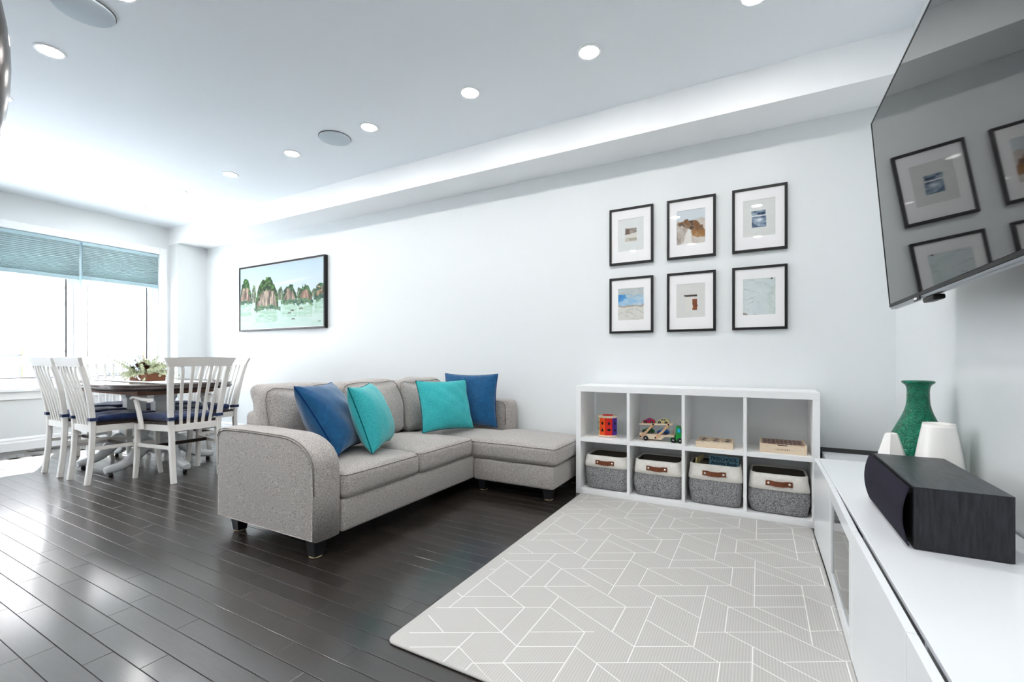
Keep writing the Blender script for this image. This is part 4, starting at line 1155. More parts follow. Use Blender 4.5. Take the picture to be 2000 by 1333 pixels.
kF = 1.0289
def pic_frame(name, label, group, xa, xb, za, zb, yb, dep, bw, art, mount, m_art, cat='picture', glass=True):
    """xa..xb, za..zb outer box; yb wall; art(h,w) -> image, art box as fractions"""
    t = thing(name, label, cat, ((xa + xb) / 2, yb, (za + zb) / 2), 0, group)
    fr = MB()
    yo, yi = yb - dep, yb - 0.001
    for a in ((xa, xb, za, za + bw), (xa, xb, zb - bw, zb), (xa, xa + bw, za + bw, zb - bw), (xb - bw, xb, za + bw, zb - bw)):
        fr.rbox(a[0], a[1], yo, yi, a[2], a[3], 0.0012)
    obj('frame', fr, BLACKF, t, True)
    x0, x1, z0, z1 = xa + bw, xb - bw, za + bw, zb - bw
    if mount:
        fx0, fx1, fz0, fz1 = mount
        X0, X1 = xa + (xb - xa) * fx0, xa + (xb - xa) * fx1
        Z0, Z1 = zb - (zb - za) * fz1, zb - (zb - za) * fz0
        ym = yo + 0.007
        mm = MB()
        for a in ((x0, x1, z0, Z0), (x0, x1, Z1, z1), (x0, X0, Z0, Z1), (X1, x1, Z0, Z1)):
            mm.box(a[0], a[1], ym, ym + 0.0025, a[2], a[3])
        obj('mount', mm, MATB, t, True)
        img = art()
        obj('print', picture_mesh('print', img, X0 - 0.002, X1 + 0.002, Z0 - 0.002, Z1 + 0.002, ym + 0.0028, m_art), m_art, t, True)
        obj('backing', MB().box(x0, x1, ym + 0.004, yi, z0, z1), MATB, t, True)
        obj('glass', MB().box(x0, x1, yo + 0.0035, yo + 0.005, z0, z1), PGLASS, t, True)
    else:
        g = 0.006
        obj('canvas', picture_mesh('canvas', art(), x0 + g, x1 - g, z0 + g, z1 - g, yo + 0.008, m_art), m_art, t, True)
        obj('backing', MB().box(x0, x1, yo + 0.0085, yi, z0, z1), MATB, t, True)
    return t
zz_ = lambda v: 0.975 + (v - 0.975) * kF
pic_frame('landscape_painting', 'wide landscape painting of green rock islands in a thin black frame', None,
          -5.674 * kF, -4.10 * kF, zz_(1.311), zz_(2.103), YB, 0.045, 0.019, karst, None, PAINT, 'painting')

def A(bgc, fn, seed, warp=0.0):
    def f():
        h, w = 72, 56
        Y, X = np.mgrid[0:1:h * 1j, 0:1:w * 1j]
        img = np.zeros((h, w, 3)); img[:] = bgc
        img += (fbm(h, w, 10, seed)[..., None] - 0.5) * 8
        if warp:
            X = X + warp * (fbm(h, w, 5, seed + 7) - 0.5); Y = Y + warp * (fbm(h, w, 5, seed + 17) - 0.5)
        return fn(img, X, Y, h, w)
    return f
def box_(X, Y, x0, x1, y0, y1): return ((X > x0) & (X < x1) & (Y > y0) & (Y < y1)).astype(float)
def art1(i, X, Y, h, w):
    n = fbm(h, w, 9, 41, 1.5)
    b = box_(X, Y, 0.28, 0.72, 0.30, 0.72)
    mixc(i, b, (216, 214, 206))
    mixc(i, b * (Y < 0.47 + 0.08 * (0.5 - X) + 0.1 * (n - 0.5)) * np.clip(n * 1.6, 0, 1), (112, 96, 88))
    mixc(i, b * ((Y > 0.60) & (Y < 0.70)) * np.clip(n * 1.5 - 0.2, 0, 1), (150, 140, 122))
    return i
def art2(i, X, Y, h, w):
    n = fbm(h, w, 7, 51); n2 = fbm(h, w, 14, 55, 0.6)
    mixc(i, (Y < 0.34).astype(float) * (0.5 + n * 0.5), (206, 218, 226))
    mixc(i, (Y > 0.33) * np.clip(n2 * 1.2, 0, 1), (196, 184, 172))
    hill = (Y > 0.33 + 0.9 * (X - 0.42) ** 2 - 0.02 + 0.08 * (n - 0.5)) & (Y < 0.40 + 0.34 * X + 0.1 * (n2 - 0.3)) & (X > 0.02)
    mixc(i, hill * np.clip(0.45 + n2 * 0.8, 0, 1), (128, 92, 62))
    mixc(i, hill * (n2 < 0.42), (84, 66, 54))
    lh = (Y > 0.60) & (Y < 0.80 + 0.1 * (n - 0.5)) & (X > 0.55) & (X - 0.5 > (Y - 0.6) * 0.35)
    mixc(i, lh * np.clip(0.4 + n2, 0, 1), (160, 116, 70))
    ll = (X < 0.5 - 0.9 * (Y - 0.45)) & (Y > 0.42)
    mixc(i, ll * 0.6 * np.clip(n2 * 1.5, 0, 1), (150, 134, 122))
    mixc(i, ((Y > 0.82) & (X < 0.5)) * np.clip(n2 * 1.3 - 0.2, 0, 1), (150, 138, 128))
    riv = (np.abs(X - 0.46 + 0.3 * (Y - 0.6)) < 0.06 + 0.3 * np.clip(Y - 0.62, 0, 1)) & (Y > 0.58)
    mixc(i, riv * 0.85, (236, 234, 230))
    return i
def art3(i, X, Y, h, w):
    n = fbm(h, w, 10, 61, 2.0)
    b = box_(X, Y, 0.28, 0.71, 0.30, 0.75)
    mixc(i, b, (70, 92, 120)); mixc(i, b * np.clip(n * 2.2 - 0.7, 0, 1), (172, 188, 202))
    mixc(i, b * np.clip(1.6 * (0.45 - n), 0, 1) * 1.5, (36, 48, 72))
    mixc(i, box_(X, Y, 0.28, 0.71, 0.425, 0.455), (236, 238, 238))
    mixc(i, b * np.exp(-((X - 0.52) / 0.12) ** 2 - ((Y - 0.55) / 0.05) ** 2), (232, 238, 242))
    return i
def art4(i, X, Y, h, w):
    n = fbm(h, w, 7, 71, 1.6)
    mixc(i, (Y < 0.58).astype(float), (206, 218, 224)); mixc(i, (Y < 0.3) * np.clip(n, 0, 1), (176, 180, 176))
    mixc(i, ((Y > 0.22) & (Y < 0.52)) * np.clip(1.5 * n - 0.2, 0, 1), (138, 190, 226))
    mixc(i, ((X < 0.3) & (Y > 0.22) & (Y < 0.42 - 0.3 * X)) * np.clip(0.3 + n, 0, 1), (58, 136, 204))
    mixc(i, (np.abs(Y - 0.55 - 0.04 * (n - 0.5)) < 0.03) * 0.8, (168, 148, 128))
    mixc(i, (Y > 0.59) * np.clip(n * 1.2, 0, 1) * 0.7, (214, 210, 202))
    for k in range(3): mixc(i, (np.abs(Y - 0.8 - 0.06 * k + 0.12 * np.sin(3 * X + k)) < 0.006) * 0.6, (150, 146, 136))
    return i
def art5(i, X, Y, h, w):
    n = fbm(h, w, 10, 81, 2)
    mixc(i, box_(X, Y, 0.27, 0.72, 0.33, 0.385), (72, 58, 54))
    mixc(i, box_(X, Y, 0.33, 0.72, 0.40, 0.77) * 0.8, (226, 222, 216))
    mixc(i, box_(X, Y, 0.56, 0.72, 0.455, 0.78), (128, 68, 42)); mixc(i, box_(X, Y, 0.56, 0.72, 0.455, 0.78) * np.clip(n * 1.6 - 0.6, 0, 1), (176, 112, 78))
    return i
def art6(i, X, Y, h, w):
    n = fbm(h, w, 5, 91, 1.4); n2 = fbm(h, w, 14, 95, 1.0)
    mixc(i, np.clip(n * 1.4 - 0.2, 0, 1), (204, 216, 220)); mixc(i, np.clip((X - 0.55) * 2, 0, 1) * np.clip(n2 * 1.6 - 0.4, 0, 1), (182, 200, 186))
    mixc(i, ((Y > 0.95) & (X < 0.4)) * 0.8, (130, 118, 104)); mixc(i, ((Y < 0.035) & (np.abs(X - 0.87) < 0.06)) * 0.9, (70, 66, 62))
    for k in range(5): mixc(i, (np.abs(Y - 0.12 - 0.19 * k + 0.08 * np.sin(5 * X + 2 * k)) < 0.007) * 0.5 * (n2 > 0.45), (150, 160, 164))
    return i
FX = [(-0.981, -0.663), (-0.568, -0.254), (-0.155, 0.158)]
FZ = [(1.670, 2.086), (1.164, 1.574)]
specs = [('framed print with a small brown and cream block, top left of the six', art1, (224, 227, 226)), ('framed print of a brown rocky shore, top middle of the six', art2, (222, 222, 220)),
         ('framed print with a small dark blue seascape, top right of the six', art3, (221, 223, 220)), ('framed print of blue sky over pale sand, bottom left of the six', art4, (224, 224, 220)),
         ('framed print with a rust brown upright block, bottom middle of the six', art5, (220, 220, 217)), ('framed print of pale grey green brush strokes, bottom right of the six', art6, (222, 228, 228))]
for i, (lab, fn, bgc) in enumerate(specs):
    a, c = FX[i % 3]; e, g = FZ[i // 3]
    pic_frame('framed_print', lab, 'black framed prints on the wall', a * kF, c * kF, zz_(e), zz_(g), YB, 0.022, 0.0165, A(bgc, fn, 100 + i, 0.22 if fn in (art2, art4, art6) else 0.03), (0.205, 0.79, 0.197, 0.765), PRINTM)

# ---------------------------------------------------------------- television
yT, pT, pB = 2.5, Vector((0.43125, 2.5, 2.0105)), Vector((0.49625, 2.5, 1.197))
t = thing('television', 'large wall mounted black television reflecting the framed prints', 'television', (0.6, 1.78, 1.6))
upv = (pT - pB).normalized(); HTV = (pT - pB).length; nv = Vector((-upv.z, 0, upv.x)) * 1.0      # nv points into the room (-x)
if nv.x > 0: nv = -nv
bv = Vector((0, -1, 0)); WTV = 1.45
MT4 = Matrix(((bv.x, -nv.x, upv.x, pB.x), (bv.y, -nv.y, upv.y, pB.y), (bv.z, -nv.z, upv.z, pB.z), (0, 0, 0, 1)))
# local: x along the screen towards the camera, y into the back, z up
obj('screen', MB().box(0.0115, WTV - 0.009, 0.0015, 0.006, 0.014, HTV - 0.009).tf(MT4), SCREEN, t, True)
bz = MB()
for a in ((0, WTV, 0.0, 0.013), (0, WTV, HTV - 0.008, HTV), (0, 0.011, 0.013, HTV - 0.008), (WTV - 0.008, WTV, 0.013, HTV - 0.008)):
    bz.rbox(a[0], a[1], 0.0, 0.03, a[2], a[3], 0.002)
obj('bezel', bz.tf(MT4), TVB, t, True)
obj('back_shell', MB().rbox(0.008, WTV - 0.008, 0.0065, 0.032, 0.014, HTV - 0.009, 0.004).tf(MT4), TVB, t, True)
obj('back_hump', MB().rbox(0.2, WTV - 0.2, 0.0325, 0.075, 0.05, 0.55, 0.02, 2).tf(MT4), TVB, t, True)
obj('steel_strip', MB().rbox(0.03, WTV - 0.03, -0.003, 0.022, -0.012, -0.0005, 0.0045, 2).tf(MT4), STEEL, t, True)
bd = obj('badge', MB().rbox(0.37, 0.44, -0.006, -0.0032, -0.016, 0.001, 0.001).tf(MT4), TVB, t, True)
obj('badge_plate', MB().box(0.378, 0.41, -0.0068, -0.0061, -0.011, -0.003).tf(MT4), HUB, bd, True)
obj('sensor', MB().rbox(0.45, 0.56, -0.002, 0.03, -0.03, -0.0125, 0.006, 2).tf(MT4), TVB, t, True)
obj('wall_plate', MB().rbox(XR - 0.02, XR - 0.001, 1.6, 1.95, 1.4, 1.8, 0.004), TVB, t, True)
for yy in (1.68, 1.87):
    obj('mount_arm', MB().sweep([(XR - 0.021, yy, 1.6), (0.545, yy, 1.6)], RECT(0.03, 0.06)), TVB, t, True)

# ---------------------------------------------------------------- media console
CX0, CX1, CY0, CY1, CZ = 0.287, 0.703, 0.57, 2.975, 0.43
t = thing('media_console', 'long low white media console along the right wall', 'cabinet', (0.5, 1.77, 0))
zb = 0.0135
obj('top_panel', MB().rbox(CX0, CX1, CY0, CY1, CZ - 0.014, CZ, 0.0015), WHITEG, t, True)
obj('bottom_panel', MB().rbox(CX0 + 0.002, CX1, CY0, CY1, zb, zb + 0.018, 0.001), WHITE, t, True)
ys = [CY0, 1.171, 1.772, 2.373, CY1]
for k, yy in enumerate((CY0 + 0.009, 1.171, 1.772, 2.373, CY1 - 0.009)):
    obj('side_panel', MB().box(CX0 + 0.002, CX1, yy - 0.0088, yy + 0.0088, zb + 0.0185, CZ - 0.0145), WHITE, t, True)
obj('back_panel', MB().box(CX1 - 0.006, CX1 - 0.0005, CY0 + 0.02, CY1 - 0.02, zb + 0.0185, CZ - 0.0145), WHITE, t, True) if False else None
SGAP = 0.0015
for k in range(4):
    ya, yb = ys[k] + SGAP, ys[k + 1] - SGAP
    off = 0.009 if k < 2 else 0.0
    D0, D1 = CX0 - 0.0195 - off, CX0 - 0.0015 - off
    ang = 0.0
    if k == 2: ang = math.radians(0.9)
    M = Matrix.Translation((D1, yb, 0)) @ Matrix.Rotation(-ang, 4, 'Z') @ Matrix.Translation((-D1, -yb, 0))
    z0, z1 = zb - 0.001 + 0.001, CZ - 0.002
    if k == 2:
        dm = MB()
        for a in ((ya, yb, z0, z0 + 0.055), (ya, yb, z1 - 0.055, z1), (ya, ya + 0.055, z0 + 0.055, z1 - 0.055), (yb - 0.055, yb, z0 + 0.055, z1 - 0.055)):
            dm.rbox(D0, D1, a[0], a[1], a[2], a[3], 0.0012)
        d_ = obj('door', dm.tf(M), WHITEG, t, True, label='white framed door with grey glass')
        obj('glass_panel', MB().box(D0 + 0.006, D0 + 0.010, ya + 0.055, yb - 0.055, z0 + 0.055, z1 - 0.055).tf(M), DOORGL, d_, True)
    else:
        obj('door', MB().rbox(D0, D1, ya, yb, z0, z1, 0.0012).tf(M), WHITEG, t, True)

# dark subwoofer in the corner behind the console, with a grey cloth lip
t = thing('subwoofer', 'black box with grey edge in the corner behind the console', 'speaker', (0.5, 3.2, 0))
obj('cabinet', MB().rbox(0.322, 0.69, 3.212, 3.40, 0.013, 0.424, 0.003), BLK, t, True)
obj('grille', MB().rbox(0.326, 0.686, 2.99, 3.2115, 0.013, 0.428, 0.004), mat('grey_felt', rgb(176, 180, 184), 0.95, 0.1, noise=(300, 2, 0.35, 0.7), col2=rgb(206, 208, 210)), t, True)

# centre speaker
sx0, sx1, sy0, sy1, sz0, sz1 = 0.388, 0.594, 1.68, 2.205, CZ + 0.002, 0.609
t = thing('centre_speaker', 'black ash centre speaker with a curved cloth grille on the console', 'speaker', (0.49, 1.94, CZ))
obj('cabinet_body', MB().rbox(sx0, sx1, sy0 + 0.0008, sy1, sz0, sz1 - 0.0006, 0.0015), SPK, t, True)
obj('side_veneer', MB().box(sx0 + 0.0015, sx1 - 0.0005, sy0, sy0 + 0.0007, sz0 + 0.001, sz1 - 0.001), SPKS, t, True)
obj('top_veneer', MB().box(sx0 + 0.003, sx1 - 0.0005, sy0 + 0.0005, sy1 - 0.0005, sz1 - 0.0005, sz1 + 0.0003), SPKT, t, True)
pts = []
for k in range(13):
    u = -1 + 2 * k / 12
    pts.append((sx0 - 0.012 - 0.016 * (1 - u * u), sz0 + 0.004 + (sz1 - sz0 - 0.008) * (u + 1) / 2))
poly = pts + [(sx0 - 0.008, pts[-1][1]), (sx0 - 0.008, pts[0][1])]
poly = pts + [(p[0] + 0.004, p[1]) for p in pts[::-1]]
g = MB().prism(poly, 'y', sy0 + 0.004, sy1 - 0.004, smooth=False)
obj('grille', g, GRILLE, t, True)
for yy in (sy0 + 0.02, sy1 - 0.02):
    for zz in (sz0 + 0.018, sz1 - 0.018):
        obj('grille_peg', MB().lathe([(0.005, 0), (0.005, 0.014)], n=10).tf(Matrix.Translation((sx0 + 0.001, yy, zz)) @ Matrix.Rotation(math.radians(-90), 4, 'Y')), BLK, t, True)
obj('baffle', MB().rbox(sx0 - 0.0012, sx0 - 0.0002, sy0 + 0.006, sy1 - 0.006, sz0 + 0.006, sz1 - 0.006, 0.0004), BLK, t, True)
# cable behind the speaker
cp = []
for k in range(24):
    u = k / 23
    cp.append((0.64 + 0.03 * math.sin(9 * u), 1.30 + 0.48 * u, CZ + 0.0052 + 0.012 * math.sin(7 * u) ** 2 * (0 < k < 23)))
o = obj('cable', MB().tube(cp, 0.004, 8), WHITE)
tag(o, 'white cable lying on the console behind the black speaker', 'cable')

# vases
t = thing('glass_vase', 'tall green crackled glass bottle vase on the console', 'vase', (0.5915, 2.50, CZ))
P = [(0.0, 0.004), (0.06, 0.001), (0.075, 0.006), (0.096, 0.05), (0.11, 0.105), (0.11, 0.15), (0.096, 0.205), (0.073, 0.26), (0.051, 0.31), (0.040, 0.35), (0.0375, 0.385), (0.0375, 0.415), (0.042, 0.432), (0.05, 0.44), (0.0545, 0.445), (0.053, 0.451), (0.046, 0.4515), (0.037, 0.44), (0.034, 0.41), (0.034, 0.37)]
def smoothp(P, n=3):
    out = []
    for i in range(len(P) - 1):
        p0, p1, p2, p3 = P[max(i - 1, 0)], P[i], P[i + 1], P[min(i + 2, len(P) - 1)]
        for k in range(n):
            u = k / n
            out.append(tuple(0.5 * ((2 * p1[j]) + (-p0[j] + p2[j]) * u + (2 * p0[j] - 5 * p1[j] + 4 * p2[j] - p3[j]) * u * u + (-p0[j] + 3 * p1[j] - 3 * p2[j] + p3[j]) * u ** 3) for j in (0, 1)))
    out.append(P[-1])
    return [(max(r, 0), z_) for r, z_ in out]
obj('body', MB().lathe(smoothp(P)[2:], n=48), VGREEN, t)
t = thing('ceramic_vase', 'larger white ceramic cone vase in front of the green vase', 'vase', (0.606, 2.305, CZ))
obj('body', MB().lathe(smoothp([(0.0, 0.002), (0.078, 0.001), (0.082, 0.006), (0.074, 0.13), (0.05, 0.283), (0.047, 0.292), (0.041, 0.293), (0.037, 0.285), (0.046, 0.2)], 3)[2:], n=48), CERAM, t)
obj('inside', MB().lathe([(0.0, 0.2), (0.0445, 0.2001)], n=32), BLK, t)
t = thing('ceramic_vase', 'small white faceted ceramic vase left of the green vase', 'vase', (0.470, 2.335, CZ), math.radians(12))
obj('body', MB().lathe([(0.046, 0.001), (0.052, 0.008), (0.05, 0.15), (0.023, 0.240), (0.019, 0.245), (0.015, 0.24), (0.03, 0.15), (0.0, 0.149)], n=6, smooth=False), CERAM, t)
# ---------------------------------------------------------------- dining table
TCX, TCY, TZ = -4.98, 2.05, 0.768
t = thing('dining_table', 'dark topped oval dining table on two pale pedestals', 'table', (TCX, TCY, 0))
def oval(hx, hy, n=72, e=3.2):
    out = []
    for i in range(n):
        a = 2 * math.pi * i / n
        c, s = math.cos(a), math.sin(a)
        out.append((hx * math.copysign(abs(c) ** (2 / e), c), hy * math.copysign(abs(s) ** (2 / e), s)))
    return out
mb = MB(); vs = []; n = 72
LV = [(0.03, 0.715), (0.012, 0.717), (0.004, 0.724), (0.0, 0.733), (0.002, 0.741), (0.010, 0.747), (0.006, 0.755), (0.01, 0.764), (0.022, 0.768)]
for ins, zz in LV: vs += [(x, y, zz) for x, y in oval(0.815 - ins, 0.485 - ins, n)]
mb.add(vs, [(j * n + i, j * n + (i + 1) % n, (j + 1) * n + (i + 1) % n, (j + 1) * n + i) for j in range(len(LV) - 1) for i in range(n)], True)
mb.f += [tuple(range(n - 1, -1, -1)), tuple((len(LV) - 1) * n + i for i in range(n))]; mb.sm += [False, False]
obj('tabletop', mb, DARKW, t)
obj('underframe', MB().rbox(-0.55, 0.55, -0.30, 0.30, 0.672, 0.714, 0.004), RAWW, t)
for sgn in (-1, 1):
    px_ = 0.27 * sgn
    obj('pedestal', MB().lathe([(0.105, 0.671), (0.105, 0.63), (0.088, 0.6), (0.088, 0.33), (0.105, 0.30), (0.105, 0.16), (0.09, 0.14)][::-1], px_, 0, 6, smooth=False), PEDW, t)
    for ang in (-90, 90, 0 if sgn > 0 else 180):
        a = math.radians(ang); d_ = Vector((math.cos(a), math.sin(a), 0))
        base = Vector((px_, 0, 0))
        prof = [(0.09, 0.23), (0.15, 0.205), (0.20, 0.15), (0.25, 0.10), (0.31, 0.072), (0.37, 0.06), (0.415, 0.05)]
        sc = [(1, 1.9), (1, 1.9), (1, 1.55), (1, 1.25), (1, 1.05), (1.05, 1.0), (0.9, 0.7)]
        lg = obj('leg', MB().sweep([base + d_ * r + Vector((0, 0, h)) for r, h in smoothp(prof, 3)], CRECT(0.058, 0.062, 0.012), scale=[tuple(np.array(sc[min(i // 3, 6)]) * (1 - (i % 3) / 3) + np.array(sc[min(i // 3 + 1, 6)]) * ((i % 3) / 3)) for i in range(19)], smooth=True), PEDW, t)
        p = base + d_ * 0.375
        obj('glide', MB().lathe([(0.016, 0.001), (0.016, 0.016), (0.01, 0.034)], p.x, p.y, 14), LEGB, lg)
t = thing('table_runner', 'white cloth runner laid along the dark dining table', 'runner', (TCX, TCY, TZ))
def runner():
    mb = MB(); nx, ny = 60, 10; vs = []
    for k in range(2):
        for i in range(nx + 1):
            for j in range(ny + 1):
                x = -0.70 + 1.40 * i / nx; y = -0.19 + 0.38 * j / ny
                vs.append((x, y, 0.0012 + 0.002 * (1 - k) + 0.0018 * abs(math.sin(6 * x + 3 * y))))
    m = (nx + 1) * (ny + 1)
    fs = [(i * (ny + 1) + j, (i + 1) * (ny + 1) + j, (i + 1) * (ny + 1) + j + 1, i * (ny + 1) + j + 1) for i in range(nx) for j in range(ny)]
    fs += [tuple(q + m for q in reversed(f)) for f in fs]
    return mb.add(vs, fs, True)
obj('cloth', runner(), CLOTH, t)
hem = MB()
for y in (-0.186, 0.186): hem.box(-0.7, 0.7, y - 0.003, y + 0.003, 0.0045, 0.006)
obj('hem', hem, MATB, t)

# centrepiece
t = thing('greenery_centrepiece', 'frosted greenery with pine cones in a wooden box on the table', 'plant', (TCX + 0.03, TCY - 0.02, TZ + 0.0065))
bx = MB()
for a in ((-0.17, 0.17, -0.07, -0.06), (-0.17, 0.17, 0.06, 0.07), (-0.17, -0.16, -0.06, 0.06), (0.16, 0.17, -0.06, 0.06)):
    bx.rbox(a[0], a[1], a[2], a[3], 0.0, 0.072, 0.0015)
bx.box(-0.16, 0.16, -0.06, 0.06, 0.001, 0.06)
obj('wooden_box', bx, BOXW, t)
obj('bow', MB().sweep([(-0.05, -0.073, 0.05), (-0.02, -0.085, 0.035), (0.0, -0.074, 0.045), (0.03, -0.085, 0.03), (0.05, -0.075, 0.012)], RECT(0.004, 0.016)), CLOTH, t)
r = np.random.RandomState(5)
lf = MB()
for k in range(120):
    a = r.uniform(0, 2 * math.pi); el = r.uniform(-0.05, 1.25) ** 1.0
    L = r.uniform(0.12, 0.24) * (1 - 0.25 * max(el - 0.5, 0))
    st = Vector((r.uniform(-0.13, 0.13), r.uniform(-0.05, 0.05), 0.06))
    d_ = Vector((math.cos(a) * math.cos(el) * 1.25, math.sin(a) * math.cos(el) * 0.9, math.sin(el) * 0.75)).normalized()
    sag = r.uniform(0.0, 0.5) * (1 if el < 0.6 else 0.2)
    m = 10
    for j in range(1, m + 1):
        u = j / m
        p = st + d_ * L * u + Vector((0, 0, -sag * L * u * u))
        if p.z < 0.008: p.z = 0.008
        for q in range(4):
            ph = q * math.pi / 2 + j * 0.8 + k
            side = d_.cross(Vector((0.1, 0.2, 1))).normalized()
            up2 = side.cross(d_)
            o = (side * math.cos(ph) + up2 * math.sin(ph) + d_ * 0.7).normalized()
            w = r.uniform(0.022, 0.036) * (1.05 - 0.55 * u)
            tv = d_.cross(o).normalized() * 0.0042
            e = p + o * w
            if e.z < 0.006: e.z = 0.006
            lf.add([p - tv, p + o * w * 0.5 - tv * 1.3, e, p + o * w * 0.5 + tv * 1.3, p + tv], [(0, 1, 2, 3, 4)])
obj('foliage', lf, LEAF, t, kind='stuff')
for cxp in ((0.06, -0.06, 0.125), (-0.06, -0.05, 0.115), (-0.10, -0.075, 0.09), (0.10, -0.045, 0.10)):
    cm = MB()
    for j in range(7):
        rr_ = 0.024 * math.sin(math.pi * (j + 0.8) / 8.0)
        for q in range(8):
            a = q * math.pi / 4 + j * 0.4
            d_ = Vector((math.cos(a), math.sin(a), 0.5)); s_ = Vector((-math.sin(a), math.cos(a), 0)) * 0.008
            p = Vector(cxp) + Vector((0, 0, j * 0.006))
            cm.add([p + s_ * 0.4, p - s_ * 0.4, p + d_ * rr_ - s_, p + d_ * (rr_ + 0.004), p + d_ * rr_ + s_], [(0, 1, 2, 3, 4)])
    obj('pine_cone', cm, CONE, t)

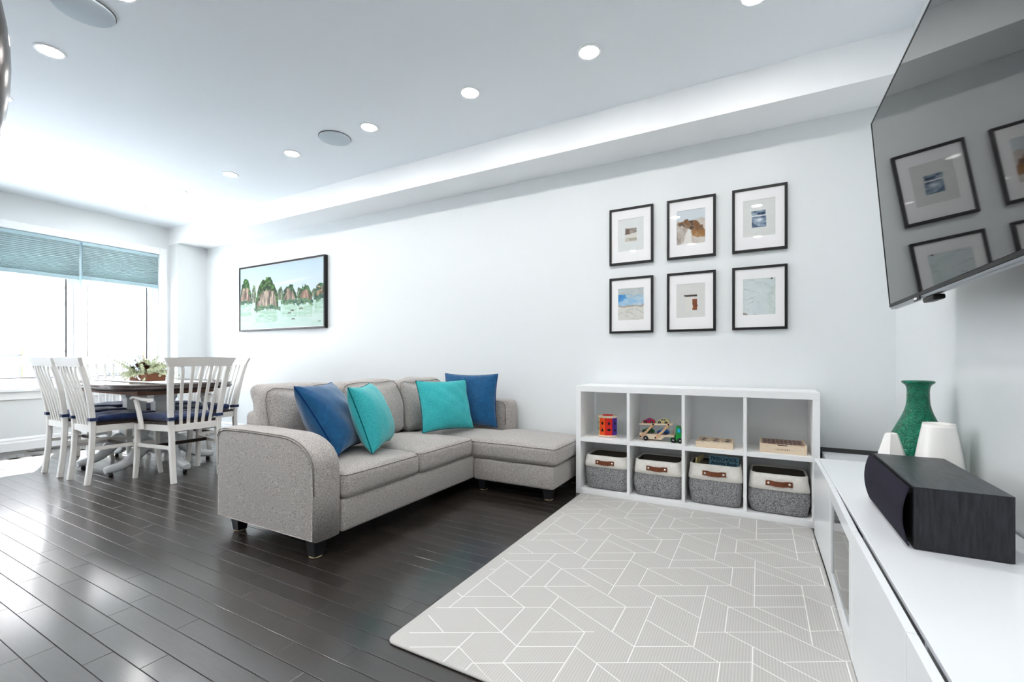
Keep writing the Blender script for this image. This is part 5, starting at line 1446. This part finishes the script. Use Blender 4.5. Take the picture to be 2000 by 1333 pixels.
# ---------------------------------------------------------------- dining chairs
def chair(name, label, arms, group):
    t = thing(name, label, 'chair', (0, 0, 0), 0, group)
    RX, FXL = (0.165, 0.19) if not arms else (0.172, 0.23)
    TOPX = 0.205 if not arms else 0.212
    def post_path(s, n=12):
        pts = smoothp([(0.0, -0.235), (0.2, -0.213), (0.43, -0.203), (0.6, -0.218), (0.8, -0.252), (0.918, -0.285)], 3)
        return [(s * (RX + (TOPX - RX) * max(0, (z_ - 0.4) / 0.52)), y_, z_) for z_, y_ in pts]
    for s in (-1, 1):
        pt = post_path(s)
        pt[0] = (pt[0][0], pt[0][1], 0.001)
        obj('rear_post', MB().sweep(pt, CRECT(0.036, 0.034, 0.004), up=(0, 1, 0)), CHAIRW, t)
    # crest rail with flared ends, gently bowed
    cr = MB(); vs = []; m = 16
    for i in range(m + 1):
        u = -1 + 2 * i / m
        for (zz, hw, yo) in ((0.912, 0.232, -0.283), (0.992, 0.262, -0.305)):
            hwid = hw * (0.95 if not arms else 1.0)
            x = u * hwid
            bow = -0.022 * (1 - u * u)
            dz = 0.006 * (1 - u * u) if zz > 0.95 else 0.004 * (1 - u * u)
            for th in (0.011, -0.011): vs.append((x, yo + bow + th, zz + dz - (0.008 if zz > 0.95 else 0)))
    fs = []
    for i in range(m):
        a, b2 = i * 4, (i + 1) * 4
        for p, q in ((0, 1), (1, 3), (3, 2), (2, 0)): fs.append((a + p, b2 + p, b2 + q, a + q))
    fs += [(0, 1, 3, 2), (m * 4, m * 4 + 2, m * 4 + 3, m * 4 + 1)]
    obj('crest_rail', cr.add(vs, fs), CHAIRW, t)
    for k in range(5):
        u = (k - 2) / 2
        xb, xt = u * RX * 0.62, u * TOPX * 0.66
        pts = smoothp([(0.452, -0.200), (0.6, -0.226), (0.75, -0.262), (0.86, -0.293), (0.918, -0.308 + 0.012 * u * u)], 3)
        obj('slat', MB().sweep([(xb + (xt - xb) * (z_ - 0.45) / 0.47, y_, z_) for z_, y_ in pts], CRECT(0.023, 0.011, 0.002), up=(0, 1, 0)), CHAIRW, t)
    # seat frame
    obj('seat_rail', MB().sweep([(-RX + 0.018, -0.203, 0.428), (RX - 0.018, -0.203, 0.428)], RECT(0.022, 0.05)), CHAIRW, t)
    obj('seat_rail', MB().sweep([(-FXL + 0.02, 0.215, 0.428), (FXL - 0.02, 0.215, 0.428)], RECT(0.022, 0.05)), CHAIRW, t)
    for s in (-1, 1):
        obj('seat_rail', MB().sweep([(s * RX, -0.186, 0.428), (s * FXL, 0.198, 0.428)], RECT(0.022, 0.05)), CHAIRW, t)
    se = MB(); vs = []
    ol = [(-RX - 0.005, -0.185), (-FXL - 0.025, 0.20), (-FXL + 0.01, 0.235), (0, 0.245), (FXL - 0.01, 0.235), (FXL + 0.025, 0.20), (RX + 0.005, -0.185)]
    se.prism(ol, 'z', 0.4535, 0.474)
    obj('seat', se, DARKW, t)
    for s in (-1, 1):
        lp = [(s * FXL, 0.208, 0.453), (s * FXL, 0.212, 0.3), (s * FXL, 0.222, 0.14), (s * (FXL + 0.004), 0.24, 0.001)]
        obj('front_leg', MB().sweep(lp, CRECT(0.036, 0.036, 0.004), up=(0, 1, 0), scale=[1, 1, 0.92, 0.82]), CHAIRW, t)
        obj('stretcher', MB().sweep([(s * (RX + 0.002), -0.194, 0.275), (s * (FXL - 0.002), 0.196, 0.275)], RECT(0.016, 0.026)), CHAIRW, t)
    obj('stretcher', MB().sweep([(-(RX + FXL) / 2 + 0.008, 0.02, 0.275), ((RX + FXL) / 2 - 0.008, 0.02, 0.275)], RECT(0.016, 0.026)), DARKW, t)
    # tied cushion
    r = np.random.RandomState(9)
    ws = [(r.normal(0, 18, 2), r.uniform(0, 6.28)) for _ in range(6)]
    hw, hx = FXL - 0.012, 0.195
    def fn(q, tt):
        q = q.copy()
        w = sum(math.sin(float(a @ q[:2]) + p) for a, p in ws) / 6
        if tt[2] > 0:
            q[2] += 0.010 * w
            for (bx_, by_) in ((-0.075, -0.06), (0.075, -0.06), (0, 0.02), (-0.075, 0.1), (0.075, 0.1)):
                q[2] -= 0.016 * math.exp(-((q[0] - bx_) ** 2 + (q[1] - by_) ** 2) / 0.0012)
        k = (q[1] + 0.18) / 0.4
        q[0] *= (RX + (FXL - RX) * k) / FXL
        return q
    c = obj('cushion', MB().rbox(-hw, hw, -0.165, 0.222, 0.476, 0.526, 0.022, 3, 12, crown=(0.008, 0.008, 0.014), fn=fn), NAVY, t)
    for s in (-1, 1):
        x = s * (RX + 0.007); y = -0.206
        obj('tie', MB().sweep([(x + s * 0.021, y - 0.021, 0.505), (x + s * 0.021, y + 0.026, 0.505), (x - s * 0.03, y + 0.035, 0.502), (x - s * 0.021, y - 0.022, 0.505)], RECT(0.004, 0.024), closed=True), NAVY, c)
    if arms:
        for s in (-1, 1):
            pa = smoothp([(-0.222, 0.665), (-0.12, 0.655), (0.0, 0.646), (0.1, 0.652), (0.17, 0.664), (0.215, 0.662), (0.235, 0.648)], 2)
            obj('armrest', MB().sweep([(s * (0.205 + 0.045 * (y_ + 0.22) / 0.45), y_, z_) for y_, z_ in pa], CRECT(0.044, 0.026, 0.006), smooth=False), CHAIRW, t)
            ps = smoothp([(0.642, 0.19), (0.58, 0.155), (0.52, 0.128), (0.46, 0.105), (0.41, 0.092)], 3)
            obj('arm_post', MB().sweep([(s * (FXL + 0.018 + 0.0), y_, z_) for z_, y_ in ps], CRECT(0.024, 0.04, 0.005), up=(0, 1, 0)), CHAIRW, t)
    return t
G = 'painted dining chairs around the table'
A0 = chair('dining_chair', 'armless white slat back chair nearest the window on the near side', False, G)
A0.location = (-5.21, 1.697, 0)
dup(A0, (-4.70, 1.705, 0), 0, 'armless white slat back chair beside the armchair on the near side', G)
dup(A0, (-4.77, 2.42, 0), math.pi, 'armless white slat back chair on the far side behind the armchair', G)
dup(A0, (-5.285, 2.42, 0), math.pi, 'armless white slat back chair on the far side, hidden most of all chairs', G)
C0 = chair('dining_armchair', 'white slat back armchair at the table end nearest the sofa', True, G)
C0.location = (-4.235, 1.985, 0); C0.rotation_euler = (0, 0, math.pi / 2)
dup(C0, (-5.76, 2.04, 0), -math.pi / 2, 'white slat back armchair at the table end by the window', G)
